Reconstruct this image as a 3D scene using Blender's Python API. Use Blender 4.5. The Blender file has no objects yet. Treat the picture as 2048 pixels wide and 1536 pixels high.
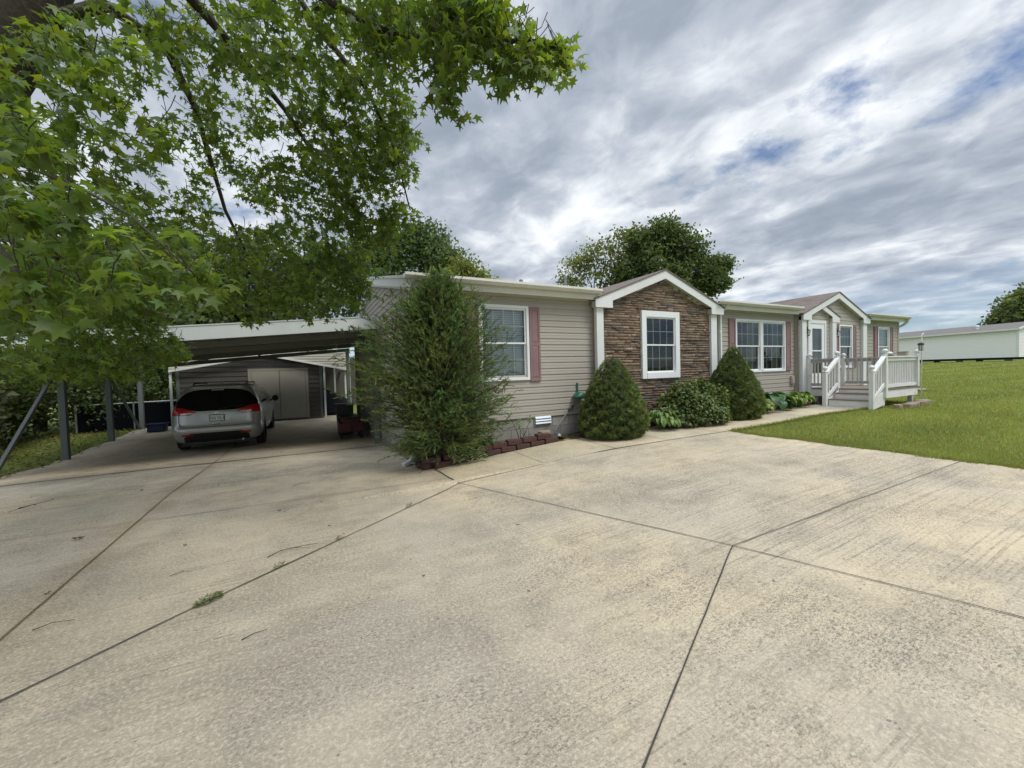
import bpy, math, random
import numpy as np
from mathutils import Vector, Matrix
R = math.radians
rnd = random.Random(7)
rng = np.random.default_rng(11)
S = bpy.context.scene
COL = S.collection

# ---------------------------------------------------------------- camera
FPX, YAW, PITCH, ROLL = 795.04, 1.09645907, 0.0306333642, 0.0286914489
CAM = np.array([-1.64307, -7.15, 1.580865])
_fw = np.array([math.cos(YAW), math.sin(YAW), 0.0]); _rt = np.array([math.sin(YAW), -math.cos(YAW), 0.0]); _up = np.array([0, 0, 1.0])
CF = math.cos(PITCH)*_fw - math.sin(PITCH)*_up
_U = math.sin(PITCH)*_fw + math.cos(PITCH)*_up
CX = math.cos(ROLL)*_rt - math.sin(ROLL)*_U
CU = math.sin(ROLL)*_rt + math.cos(ROLL)*_U
cd = bpy.data.cameras.new('camera'); co = bpy.data.objects.new('camera', cd); COL.objects.link(co)
cd.sensor_fit = 'HORIZONTAL'; cd.sensor_width = 36; cd.lens = FPX/2048*36; cd.clip_start = 0.05; cd.clip_end = 3000
co.matrix_world = Matrix(((CX[0], CU[0], -CF[0], CAM[0]), (CX[1], CU[1], -CF[1], CAM[1]), (CX[2], CU[2], -CF[2], CAM[2]), (0, 0, 0, 1)))
S.camera = co
def at(px, py, t):                      # a point of the place, t metres ahead along the view axis
    return CAM + (CX*(px-1024)/FPX - CU*(py-768)/FPX + CF)*t
def atv(px, py, t):
    px, py, t = np.asarray(px, float), np.asarray(py, float), np.asarray(t, float)
    return CAM + (CX*((px-1024)/FPX)[:, None] - CU*((py-768)/FPX)[:, None] + CF)*t[:, None]

# ---------------------------------------------------------------- world, sun, exposure
SKYROT, SKYLOC, HOLLOC = R(-100), (14.9, 7.7, 0), (10.98, 4.53, 3)
SUN_EL, SUN_AZ = R(56), R(-62)          # azimuth measured from +X towards +Y
w = bpy.data.worlds.new('World'); S.world = w; w.use_nodes = True
nt = w.node_tree; nt.nodes.clear()
def N(t, **k):
    n = nt.nodes.new(t)
    for a, b in k.items(): setattr(n, a, b)
    return n
def L(a, b): nt.links.new(a, b)
def M(op, a, b=None, c=None, clamp=False):
    n = N('ShaderNodeMath', operation=op, use_clamp=clamp)
    for i, v in enumerate((a, b, c)):
        if v is None: continue
        if isinstance(v, (int, float)): n.inputs[i].default_value = v
        else: L(v, n.inputs[i])
    return n.outputs[0]
out = N('ShaderNodeOutputWorld')
sky = N('ShaderNodeTexSky', sky_type='NISHITA', sun_disc=False, sun_elevation=SUN_EL, sun_rotation=R(90)-SUN_AZ, air_density=1.0, dust_density=0.15, ozone_density=3.0)
bgs = N('ShaderNodeBackground'); bgs.inputs[1].default_value = 0.075; skt = N('ShaderNodeMix', data_type='RGBA', blend_type='MULTIPLY'); skt.inputs[0].default_value = 1; skt.inputs[7].default_value = (0.80, 0.92, 1.05, 1); L(sky.outputs[0], skt.inputs[6]); L(skt.outputs[2], bgs.inputs[0])
tc = N('ShaderNodeTexCoord'); sp = N('ShaderNodeSeparateXYZ'); L(tc.outputs['Generated'], sp.inputs[0])
zz = M('MAXIMUM', sp.outputs[2], 0.0)
den = M('ADD', zz, 0.20)
cb = N('ShaderNodeCombineXYZ'); L(M('DIVIDE', sp.outputs[0], den), cb.inputs[0]); L(M('DIVIDE', sp.outputs[1], den), cb.inputs[1])
mr = N('ShaderNodeMapping'); mr.inputs['Rotation'].default_value = (0, 0, SKYROT); L(cb.outputs[0], mr.inputs[0])
def cloudnoise(scale, stretch, detail, rough, dist):
    p = N('ShaderNodeMapping'); p.inputs['Scale'].default_value = stretch; p.inputs['Location'].default_value = SKYLOC; L(mr.outputs[0], p.inputs[0])
    n = N('ShaderNodeTexNoise'); n.inputs['Scale'].default_value = scale; n.inputs['Detail'].default_value = detail; n.inputs['Roughness'].default_value = rough; n.inputs['Distortion'].default_value = dist; L(p.outputs[0], n.inputs[0]); return n.outputs[0]
n1 = cloudnoise(0.9, (0.8, 1.0, 1), 3, 0.5, 0.3); n2 = cloudnoise(2.6, (0.76, 1.12, 1), 7, 0.52, 0.35); n4 = cloudnoise(6.5, (0.9, 1.0, 1), 6, 0.55, 0.5)
mix = M('ADD', M('ADD', M('MULTIPLY', n1, 0.36), M('MULTIPLY', n2, 0.40)), M('MULTIPLY', n4, 0.24))
cr = N('ShaderNodeValToRGB'); e = cr.color_ramp.elements
e[0].position = 0.34; e[0].color = (0.21, 0.245, 0.305, 1); e[1].position = 0.66; e[1].color = (0.90, 0.915, 0.93, 1)
for p, c in ((0.43, (0.275, 0.315, 0.38, 1)), (0.50, (0.40, 0.44, 0.50, 1)), (0.565, (0.62, 0.65, 0.69, 1))):
    q = e.new(p); q.color = c
L(mix, cr.inputs[0])
bgc = N('ShaderNodeBackground'); L(cr.outputs[0], bgc.inputs[0])
zen = N('ShaderNodeMapRange'); zen.inputs[1].default_value = 0.70; zen.inputs[2].default_value = 0.98; zen.inputs[3].default_value = 1.0; zen.inputs[4].default_value = 4.2; L(sp.outputs[2], zen.inputs[0])
L(zen.outputs[0], bgc.inputs[1])
# thin clear openings: patches overhead and a low band above the horizon
n3 = N('ShaderNodeTexNoise'); n3.inputs['Scale'].default_value = 1.0; n3.inputs['Detail'].default_value = 7; n3.inputs['Roughness'].default_value = 0.58
mp3 = N('ShaderNodeMapping'); mp3.inputs['Location'].default_value = HOLLOC; L(cb.outputs[0], mp3.inputs[0]); L(mp3.outputs[0], n3.inputs[0])
hol = N('ShaderNodeMapRange'); hol.inputs[1].default_value = 0.60; hol.inputs[2].default_value = 0.66; hol.inputs[3].default_value = 0; hol.inputs[4].default_value = 0.85; L(n3.outputs[0], hol.inputs[0])
low = N('ShaderNodeMapRange'); low.inputs[1].default_value = 0.17; low.inputs[2].default_value = 0.05; low.inputs[3].default_value = 0; low.inputs[4].default_value = 0.85; L(zz, low.inputs[0])
lowm = M('MULTIPLY', low.outputs[0], M('SUBTRACT', 1.35, M('MULTIPLY', n2, 1.3)), clamp=True)
blue = M('MAXIMUM', hol.outputs[0], lowm, clamp=True)
mx = N('ShaderNodeMixShader'); L(blue, mx.inputs[0]); L(bgc.outputs[0], mx.inputs[1]); L(bgs.outputs[0], mx.inputs[2]); L(mx.outputs[0], out.inputs[0])
sl = bpy.data.lights.new('sun', 'SUN'); so = bpy.data.objects.new('sun', sl); COL.objects.link(so)
sl.energy = 1.5; sl.angle = R(22); sl.color = (1, 0.95, 0.87)
sd = Vector((math.cos(SUN_EL)*math.cos(SUN_AZ), math.cos(SUN_EL)*math.sin(SUN_AZ), math.sin(SUN_EL)))
so.rotation_euler = sd.to_track_quat('Z', 'Y').to_euler()
S.view_settings.view_transform = 'Standard'; S.view_settings.look = 'None'; S.view_settings.gamma = 1.0; S.view_settings.exposure = 0.46
S.cycles.max_bounces = 6; S.cycles.transparent_max_bounces = 8; S.cycles.use_denoising = True
S.cycles.sample_clamp_indirect = 4.0

# ---------------------------------------------------------------- materials
def material(name):
    m = bpy.data.materials.new(name); m.use_nodes = True
    t = m.node_tree; b = t.nodes['Principled BSDF']
    return m, t, b
def nd(t, ty, **k):
    n = t.nodes.new(ty)
    for a, v in k.items(): setattr(n, a, v)
    return n
def noise(t, vec, scale, detail=6, rough=0.55, dist=0.0):
    n = nd(t, 'ShaderNodeTexNoise'); n.inputs['Scale'].default_value = scale; n.inputs['Detail'].default_value = detail
    n.inputs['Roughness'].default_value = rough; n.inputs['Distortion'].default_value = dist
    if vec is not None: t.links.new(vec, n.inputs[0])
    return n.outputs[0]
def rampf(t, fac, p0, p1, v0=0.0, v1=1.0):
    n = nd(t, 'ShaderNodeMapRange'); n.inputs[1].default_value = p0; n.inputs[2].default_value = p1; n.inputs[3].default_value = v0; n.inputs[4].default_value = v1
    t.links.new(fac, n.inputs[0]); return n.outputs[0]
def mixc(t, fac, a, b, mode='MIX'):
    n = nd(t, 'ShaderNodeMix', data_type='RGBA', blend_type=mode)
    for i, v in ((0, fac), (6, a), (7, b)):
        if isinstance(v, (int, float)): n.inputs[i].default_value = v
        elif isinstance(v, tuple): n.inputs[i].default_value = (*v[:3], 1)
        else: t.links.new(v, n.inputs[i])
    return n.outputs[2]
def math_(t, op, a, b):
    n = nd(t, 'ShaderNodeMath', operation=op)
    for i, v in enumerate((a, b)):
        if isinstance(v, (int, float)): n.inputs[i].default_value = v
        else: t.links.new(v, n.inputs[i])
    return n.outputs[0]
def bump(t, b, h, strength=0.3, dist=0.01):
    n = nd(t, 'ShaderNodeBump'); n.inputs['Strength'].default_value = strength; n.inputs['Distance'].default_value = dist
    t.links.new(h, n.inputs['Height']); t.links.new(n.outputs[0], b.inputs['Normal'])
def geo_pos(t): return nd(t, 'ShaderNodeNewGeometry').outputs['Position']
def mapped(t, vec, rot=(0, 0, 0), scale=(1, 1, 1)):
    n = nd(t, 'ShaderNodeMapping'); n.inputs['Rotation'].default_value = rot; n.inputs['Scale'].default_value = scale; t.links.new(vec, n.inputs[0]); return n.outputs[0]
def simple(name, col, rough=0.6, metal=0.0, var=0.25, scale=6.0, bmp=0.0, bscale=60.0, dirt=None, spec=None):
    m, t, b = material(name)
    p = geo_pos(t)
    f = noise(t, p, scale)
    c = mixc(t, f, tuple(x*(1-var) for x in col), tuple(min(1, x*(1+var)) for x in col))
    if dirt:
        d = rampf(t, noise(t, p, scale*0.35, 8, 0.65), 0.48, 0.75, 0, dirt[1]); c = mixc(t, d, c, dirt[0])
    t.links.new(c, b.inputs['Base Color']); b.inputs['Roughness'].default_value = rough; b.inputs['Metallic'].default_value = metal
    if spec is not None: b.inputs['Specular IOR Level'].default_value = spec
    if bmp: bump(t, b, noise(t, p, bscale, 4), bmp, 0.01)
    return m
def leafmat(name, col, trans=0.35, rough=0.5, var=0.35, tint=(1.5, 1.4, 0.5)):
    m, t, b = material(name)
    a = nd(t, 'ShaderNodeAttribute', attribute_name='Col')
    c = mixc(t, 1.0, a.outputs[0], col, 'MULTIPLY')
    t.links.new(c, b.inputs['Base Color']); b.inputs['Roughness'].default_value = rough; b.inputs['Specular IOR Level'].default_value = 0.35
    tr = nd(t, 'ShaderNodeBsdfTranslucent'); t.links.new(mixc(t, 1.0, c, tint, 'MULTIPLY'), tr.inputs[0])
    ms = nd(t, 'ShaderNodeMixShader'); ms.inputs[0].default_value = trans
    t.links.new(b.outputs[0], ms.inputs[1]); t.links.new(tr.outputs[0], ms.inputs[2]); t.links.new(ms.outputs[0], t.nodes['Material Output'].inputs[0])
    return m
def concrete(name, base, stain=1.0, pits=1.0, broom=True):
    m, t, b = material(name)
    p = geo_pos(t)
    big = noise(t, p, 0.42, 5, 0.6, 0.3); mid = noise(t, p, 1.7, 8, 0.70, 0.4); fine = noise(t, p, 48, 5, 0.75)
    warm = tuple(x*y for x, y in zip(base, (1.05, 1.01, 0.90))); grey = tuple(x*y for x, y in zip(base, (0.76, 0.785, 0.82)))
    c = mixc(t, rampf(t, big, 0.36, 0.62), grey, warm)
    c = mixc(t, rampf(t, mid, 0.45, 0.66, 0, 0.56*stain), c, tuple(x*0.55 for x in grey))
    # weathering: where the cement skin has worn away the dark aggregate shows
    wear = rampf(t, noise(t, p, 0.75, 6, 0.62, 0.2), 0.40, 0.60, 0.22, 1.0)
    rowy = rampf(t, noise(t, mapped(t, p, (0, 0, R(9.5)), (0.35, 9, 1)), 1.0, 3, 0.6), 0.30, 0.70, 0.35, 1.0)
    wear = math_(t, 'MULTIPLY', wear, rowy if broom else 0.8)
    g1_ = noise(t, mapped(t, p, (0, 0, R(9.5)), (34, 88, 40)), 1.0, 3, 0.65)
    g2_ = noise(t, mapped(t, p, (0, 0, R(9.5)), (95, 150, 90)), 1.0, 2, 0.6)
    spk = math_(t, 'MULTIPLY', rampf(t, g1_, 0.535, 0.60), wear); spk2 = math_(t, 'MULTIPLY', rampf(t, g2_, 0.535, 0.61), wear)
    sx = nd(t, 'ShaderNodeSeparateXYZ'); t.links.new(mapped(t, p, (0, 0, R(6)), (1, 1, 1)), sx.inputs[0])
    if broom:
        for y0 in (-3.35, -4.9):
            d = nd(t, 'ShaderNodeMath', operation='ABSOLUTE'); t.links.new(math_(t, 'SUBTRACT', sx.outputs[1], y0), d.inputs[0])
            tk = math_(t, 'MULTIPLY', rampf(t, d.outputs[0], 0.42, 0.12, 0, 0.24), rampf(t, noise(t, p, 1.3, 5, 0.6), 0.36, 0.6))
            c = mixc(t, tk, c, tuple(x*0.60 for x in grey))
        c = mixc(t, rampf(t, noise(t, p, 4.2, 4, 0.5, 0.6), 0.70, 0.76, 0, 0.35), c, (0.16, 0.13, 0.095))
    c = mixc(t, math_(t, 'MULTIPLY', spk, 0.95*pits), c, (0.125, 0.112, 0.09))
    c = mixc(t, math_(t, 'MULTIPLY', spk2, 0.95*pits), c, (0.085, 0.078, 0.065))
    # broom strokes
    br = noise(t, mapped(t, p, (0, 0, R(9.5)), (0.8, 44, 1)), 1.0, 4, 0.7, 0.1)
    zone = rampf(t, noise(t, p, 0.5, 3, 0.5), 0.42, 0.60)
    st = math_(t, 'MULTIPLY', rampf(t, br, 0.53, 0.61, 0, 0.95 if broom else 0.1), zone)
    st = math_(t, 'MULTIPLY', st, rampf(t, noise(t, p, 26, 4, 0.7), 0.38, 0.6, 0.25, 1.0))
    c = mixc(t, st, c, tuple(x*0.36 for x in grey))
    # sparse larger pits, rust and damp marks
    v = nd(t, 'ShaderNodeTexVoronoi', feature='F1'); v.inputs['Scale'].default_value = 30; t.links.new(mapped(t, p, (0, 0, R(9.5)), (0.8, 1, 1)), v.inputs[0])
    pit = math_(t, 'LESS_THAN', v.outputs['Distance'], rampf(t, noise(t, p, 7, 4, 0.6), 0.50, 0.70, 0.0, 0.30))
    c = mixc(t, math_(t, 'MULTIPLY', pit, 0.7*pits), c, (0.085, 0.078, 0.065))
    rs = rampf(t, noise(t, mapped(t, p, (0, 0, R(30)), (1, 3.5, 1)), 2.6, 5, 0.6), 0.65, 0.76, 0, 0.45*stain)
    c = mixc(t, rs, c, (0.26, 0.17, 0.08))
    if broom:
        sp3 = nd(t, 'ShaderNodeSeparateXYZ'); t.links.new(p, sp3.inputs[0]); px_, py_ = sp3.outputs[0], sp3.outputs[1]
        def band(v, c0, w0, w1):
            d = nd(t, 'ShaderNodeMath', operation='ABSOLUTE'); t.links.new(math_(t, 'SUBTRACT', v, c0), d.inputs[0]); return rampf(t, d.outputs[0], w0, w1, 0, 1)
        soft = rampf(t, noise(t, p, 1.8, 6, 0.65, 0.4), 0.34, 0.62)
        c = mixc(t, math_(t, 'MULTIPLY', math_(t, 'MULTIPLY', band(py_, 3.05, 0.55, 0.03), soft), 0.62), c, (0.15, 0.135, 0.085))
        c = mixc(t, math_(t, 'MULTIPLY', math_(t, 'MULTIPLY', band(px_, -3.44, 0.30, 0.01), soft), 0.55), c, (0.23, 0.165, 0.09))
        grime_shade = math_(t, 'MULTIPLY', rampf(t, px_, -0.2, -3.2, 0, 1), rampf(t, py_, -2.6, -4.4, 0, 1))  # mottled grime plus tree shade painted into the near left corner
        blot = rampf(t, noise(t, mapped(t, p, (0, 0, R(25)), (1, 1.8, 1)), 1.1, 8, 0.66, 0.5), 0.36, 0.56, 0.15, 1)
        c = mixc(t, math_(t, 'MULTIPLY', math_(t, 'MULTIPLY', grime_shade, blot), 0.72), c, (0.20, 0.19, 0.155))
    grain = noise(t, p, 95, 4, 0.8)
    c = mixc(t, math_(t, 'MULTIPLY', rampf(t, grain, 0.51, 0.38, 0, 0.80), rampf(t, wear, 0.1, 0.8, 0.25, 1.0)), c, tuple(x*0.40 for x in grey))
    c = mixc(t, rampf(t, fine, 0.48, 0.66, 0, 0.45), c, tuple(min(1, x*1.32) for x in base))
    t.links.new(c, b.inputs['Base Color']); b.inputs['Roughness'].default_value = 0.88; b.inputs['Specular IOR Level'].default_value = 0.25
    h = math_(t, 'SUBTRACT', math_(t, 'ADD', fine, math_(t, 'MULTIPLY', br, 0.6)), math_(t, 'MULTIPLY', spk, 0.8))
    bump(t, b, h, 0.5, 0.006)
    return m
MT = {}
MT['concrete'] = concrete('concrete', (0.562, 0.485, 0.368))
MT['walk'] = concrete('walk_concrete', (0.57, 0.50, 0.365), 0.6, 0.7, False)
MT['joint'] = simple('joint_filler', (0.055, 0.05, 0.042), 0.95, var=0.5, scale=12)
MT['joint_pale'] = simple('joint_pale', (0.20, 0.18, 0.15), 0.95, var=0.4, scale=12)
MT['joint_brown'] = simple('joint_brown', (0.15, 0.105, 0.055), 0.95, var=0.4, scale=9)
MT['soil'] = simple('soil', (0.075, 0.05, 0.035), 0.95, var=0.6, scale=18, bmp=0.8, bscale=40)
def lawnmat():
    m, t, b = material('lawn_earth'); p = geo_pos(t)
    c = mixc(t, rampf(t, noise(t, p, 0.7, 6, 0.6), 0.35, 0.65), (0.13, 0.175, 0.042), (0.22, 0.255, 0.07))
    c = mixc(t, rampf(t, noise(t, mapped(t, p, (0, 0, R(8)), (0.25, 1.6, 1)), 1.3, 5, 0.6), 0.5, 0.7, 0, 0.6), c, (0.24, 0.25, 0.07))
    c = mixc(t, rampf(t, noise(t, p, 30, 4, 0.7), 0.4, 0.7, 0, 0.6), c, (0.08, 0.12, 0.026))
    c = mixc(t, rampf(t, noise(t, p, 2.6, 6, 0.7), 0.66, 0.78, 0, 0.5), c, (0.16, 0.14, 0.05))
    t.links.new(c, b.inputs['Base Color']); b.inputs['Roughness'].default_value = 0.95; b.inputs['Specular IOR Level'].default_value = 0.1
    bump(t, b, noise(t, p, 60, 4, 0.7), 0.8, 0.03); return m
MT['lawn'] = lawnmat()
MT['siding'] = simple('vinyl_siding', (0.395, 0.362, 0.315), 0.5, var=0.05, scale=1.5, dirt=((0.27, 0.24, 0.20), 0.25), bmp=0.05, bscale=30)
MT['trim'] = simple('white_trim', (0.74, 0.76, 0.76), 0.45, var=0.03, scale=3, dirt=((0.5, 0.5, 0.47), 0.25))
MT['cream'] = simple('cream_gutter', (0.66, 0.645, 0.585), 0.4, var=0.04, scale=3, dirt=((0.42, 0.40, 0.33), 0.35))
MT['soffit'] = simple('soffit_tan', (0.50, 0.48, 0.42), 0.6, var=0.05)
MT['vinyl'] = simple('window_vinyl', (0.80, 0.82, 0.83), 0.35, var=0.02)
MT['muntin'] = simple('muntin', (0.85, 0.86, 0.86), 0.4, var=0.02)
MT['shutter'] = simple('shutter_mauve', (0.245, 0.145, 0.155), 0.55, var=0.08, scale=5, dirt=((0.33, 0.235, 0.24), 0.5))
MT['dark'] = simple('room_dark', (0.045, 0.043, 0.04), 0.9, var=0.3)
MT['blind'] = simple('blind_slat', (0.22, 0.225, 0.22), 0.6, var=0.05)
MT['blind_white_sky'] = simple('blind_slat_white_sky', (0.80, 0.86, 0.88), 0.6, var=0.04)  # white slats, with the sky's blue reflection tinted into their colour
MT['curtain'] = simple('curtain', (0.20, 0.22, 0.17), 0.9, var=0.3, scale=12)
MT['mortar'] = simple('mortar', (0.15, 0.115, 0.085), 0.95, var=0.4)
MT['iron'] = simple('black_iron', (0.03, 0.03, 0.032), 0.5, var=0.2)
MT['steel'] = simple('grey_steel', (0.34, 0.36, 0.37), 0.4, 0.6, var=0.15)
MT['galv'] = simple('galvanised', (0.46, 0.52, 0.58), 0.4, 0.35, var=0.1)
MT['deckpaint'] = simple('deck_white_paint', (0.74, 0.74, 0.72), 0.6, var=0.06, scale=8, dirt=((0.50, 0.48, 0.44), 0.5), bmp=0.1)
MT['deckgrey'] = simple('deck_worn_paint', (0.44, 0.425, 0.415), 0.7, var=0.15, scale=9, dirt=((0.25, 0.22, 0.2), 0.6), bmp=0.15)
MT['deckwood'] = simple('deck_brown', (0.19, 0.15, 0.12), 0.75, var=0.25, scale=7, bmp=0.2)
MT['block'] = None
def blockmat():
    m, t, b = material('concrete_block'); tcn = nd(t, 'ShaderNodeTexCoord')
    p = tcn.outputs['UV']
    k = nd(t, 'ShaderNodeTexBrick'); k.inputs['Scale'].default_value = 1.0; k.inputs['Brick Width'].default_value = 0.4; k.inputs['Row Height'].default_value = 0.2; k.inputs['Mortar Size'].default_value = 0.006
    k.inputs['Color1'].default_value = (0.36, 0.34, 0.305, 1); k.inputs['Color2'].default_value = (0.22, 0.212, 0.20, 1); k.inputs['Mortar'].default_value = (0.15, 0.145, 0.135, 1)
    t.links.new(p, k.inputs[0]); g = geo_pos(t)
    c = mixc(t, rampf(t, noise(t, g, 2.2, 7, 0.65), 0.45, 0.7, 0, 0.55), k.outputs[0], (0.15, 0.143, 0.125))
    c = mixc(t, rampf(t, noise(t, g, 80, 3, 0.6), 0.4, 0.7, 0, 0.3), c, (0.4, 0.38, 0.34))
    t.links.new(c, b.inputs['Base Color']); b.inputs['Roughness'].default_value = 0.95
    bump(t, b, math_(t, 'SUBTRACT', math_(t, 'MULTIPLY', noise(t, g, 90, 3), 0.4), k.outputs[1]), 0.6, 0.008); return m
MT['block'] = blockmat()
def shingle():
    m, t, b = material('roof_shingle'); tcn = nd(t, 'ShaderNodeTexCoord')
    k = nd(t, 'ShaderNodeTexBrick'); k.inputs['Scale'].default_value = 1.0; k.inputs['Brick Width'].default_value = 0.3; k.inputs['Row Height'].default_value = 0.14; k.inputs['Mortar Size'].default_value = 0.005
    k.inputs['Color1'].default_value = (0.19, 0.145, 0.12, 1); k.inputs['Color2'].default_value = (0.12, 0.10, 0.092, 1); k.inputs['Mortar'].default_value = (0.05, 0.045, 0.04, 1)
    t.links.new(tcn.outputs['UV'], k.inputs[0]); g = geo_pos(t)
    c = mixc(t, rampf(t, noise(t, g, 5, 6, 0.7), 0.4, 0.65, 0, 0.6), k.outputs[0], (0.22, 0.18, 0.155))
    t.links.new(c, b.inputs['Base Color']); b.inputs['Roughness'].default_value = 0.95; bump(t, b, noise(t, g, 150, 3), 0.6, 0.006); return m
MT['shingle'] = shingle()
def stonemat():
    m, t, b = material('ledge_stone'); a = nd(t, 'ShaderNodeAttribute', attribute_name='Col'); g = geo_pos(t)
    c = mixc(t, rampf(t, noise(t, g, 16, 7, 0.7), 0.35, 0.7), mixc(t, 1.0, a.outputs[0], (0.55, 0.53, 0.52), 'MULTIPLY'), a.outputs[0])
    c = mixc(t, rampf(t, noise(t, g, 42, 5, 0.7), 0.56, 0.72, 0, 0.45), c, (0.36, 0.28, 0.20))
    t.links.new(c, b.inputs['Base Color']); b.inputs['Roughness'].default_value = 0.9; bump(t, b, noise(t, mapped(t, g, (0, 0, 0), (0.6, 1, 1.8)), 30, 7, 0.7), 1.0, 0.03); return m
MT['stone'] = stonemat()
def glassmat(name, tint, refl=1.0, rough=0.02):
    m, t, b = material(name)
    tr = nd(t, 'ShaderNodeBsdfTransparent'); tr.inputs[0].default_value = (*tint, 1)
    gl = nd(t, 'ShaderNodeBsdfGlossy'); gl.inputs['Roughness'].default_value = rough; gl.inputs[0].default_value = (0.9, 0.95, 1, 1)
    g = geo_pos(t); bn = nd(t, 'ShaderNodeBump'); bn.inputs['Strength'].default_value = 0.06; bn.inputs['Distance'].default_value = 0.02
    t.links.new(noise(t, g, 2.5, 2), bn.inputs['Height']); t.links.new(bn.outputs[0], gl.inputs['Normal'])
    fr = nd(t, 'ShaderNodeFresnel'); fr.inputs[0].default_value = 1.5
    f = math_(t, 'MULTIPLY', fr.outputs[0], refl)
    ms = nd(t, 'ShaderNodeMixShader'); t.links.new(f, ms.inputs[0]); t.links.new(tr.outputs[0], ms.inputs[1]); t.links.new(gl.outputs[0], ms.inputs[2])
    t.links.new(ms.outputs[0], t.nodes['Material Output'].inputs[0]); return m
MT['glass'] = glassmat('window_glass', (0.82, 0.86, 0.86), 1.15)
MT['bark'] = simple('bark', (0.055, 0.045, 0.035), 0.95, var=0.6, scale=22, bmp=1.0, bscale=28)
MT['twig'] = simple('twig', (0.040, 0.032, 0.024), 0.9, var=0.4, scale=20)
MT['sweetgum'] = leafmat('sweetgum_leaf', (0.110, 0.172, 0.046), 0.53, 0.42, tint=(1.75, 1.6, 0.5))
MT['treeleaf'] = leafmat('tree_leaf', (0.150, 0.200, 0.088), 0.42, 0.55)
MT['cedar'] = leafmat('cedar_spray', (0.130, 0.188, 0.064), 0.30, 0.6)
MT['spruce'] = leafmat('spruce_needle', (0.142, 0.195, 0.070), 0.25, 0.6)
MT['hydrangea'] = leafmat('shrub_leaf', (0.150, 0.205, 0.066), 0.28, 0.5)
MT['hosta'] = leafmat('hosta_leaf', (0.13, 0.22, 0.05), 0.25, 0.4)
MT['grass'] = leafmat('grass_blade', (0.250, 0.285, 0.085), 0.34, 0.6)
MT['litter'] = leafmat('ground_leaf', (0.085, 0.10, 0.03), 0.2, 0.7)
MT['edging'] = simple('edging_block', (0.080, 0.038, 0.032), 0.95, var=0.45, scale=14, dirt=((0.06, 0.045, 0.035), 0.6), bmp=0.9, bscale=35)
MT['rock'] = simple('flat_rock', (0.27, 0.22, 0.16), 0.95, var=0.35, scale=9, bmp=0.6)
MT['carporttrim'] = simple('carport_fascia', (0.66, 0.70, 0.69), 0.45, 0.1, var=0.05, scale=2, dirt=((0.36, 0.38, 0.36), 0.4))
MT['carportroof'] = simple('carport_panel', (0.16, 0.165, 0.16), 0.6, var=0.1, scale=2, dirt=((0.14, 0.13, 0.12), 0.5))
MT['postpaint'] = simple('post_grey', (0.135, 0.155, 0.15), 0.6, var=0.12)
MT['shedwall'] = simple('shed_siding', (0.085, 0.077, 0.068), 0.8, var=0.12, scale=2)
MT['sheddoor'] = simple('shed_door_paint', (0.32, 0.30, 0.25), 0.7, var=0.06, scale=2, dirt=((0.19, 0.175, 0.15), 0.4))
MT['ribmetal'] = simple('ribbed_panel', (0.60, 0.58, 0.50), 0.5, 0.1, var=0.05, scale=2)
MT['carpaint'] = simple('silver_paint', (0.50, 0.50, 0.485), 0.26, 0.45, var=0.03)
MT['carglass'] = simple('privacy_glass', (0.006, 0.007, 0.008), 0.06, var=0.1)
MT['carblack'] = simple('black_plastic', (0.012, 0.012, 0.013), 0.55, var=0.2)
MT['rubber'] = simple('tyre_rubber', (0.018, 0.018, 0.018), 0.85, var=0.2)
MT['chrome'] = simple('chrome', (0.72, 0.73, 0.75), 0.12, 1.0, var=0.02)
MT['lampred'] = simple('lamp_red', (0.42, 0.012, 0.016), 0.12, var=0.15, scale=12)
MT['lampclear'] = simple('lamp_clear', (0.62, 0.58, 0.58), 0.12, 0.3, var=0.1)
MT['plate'] = simple('plate_white', (0.66, 0.72, 0.72), 0.4, var=0.08, scale=30)
MT['ink'] = simple('plate_ink', (0.02, 0.03, 0.06), 0.5, var=0.1)
MT['red'] = simple('red_plastic', (0.085, 0.008, 0.010), 0.45, var=0.15)
MT['bindark'] = simple('bin_plastic', (0.022, 0.024, 0.026), 0.5, var=0.2)
MT['blue'] = simple('blue_plastic', (0.006, 0.011, 0.06), 0.45, var=0.15)
MT['tarp'] = simple('dark_tarp', (0.008, 0.009, 0.014), 0.8, var=0.3, bmp=0.8, bscale=5, spec=0.1)
MT['screen'] = simple('privacy_screen', (0.005, 0.006, 0.008), 0.95, var=0.4, scale=3, spec=0.05)
MT['green'] = simple('green_paint', (0.02, 0.13, 0.09), 0.45, var=0.15)
MT['farwall'] = simple('far_siding', (0.90, 0.88, 0.87), 0.6, var=0.04)
MT['farroof'] = simple('far_roof', (0.17, 0.155, 0.15), 0.9, var=0.2, scale=2)
MT['cardboard'] = simple('tan_box', (0.40, 0.35, 0.27), 0.8, var=0.1)
MT['leafdry'] = simple('dry_leaf', (0.10, 0.055, 0.025), 0.9, var=0.4, scale=40)

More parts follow.
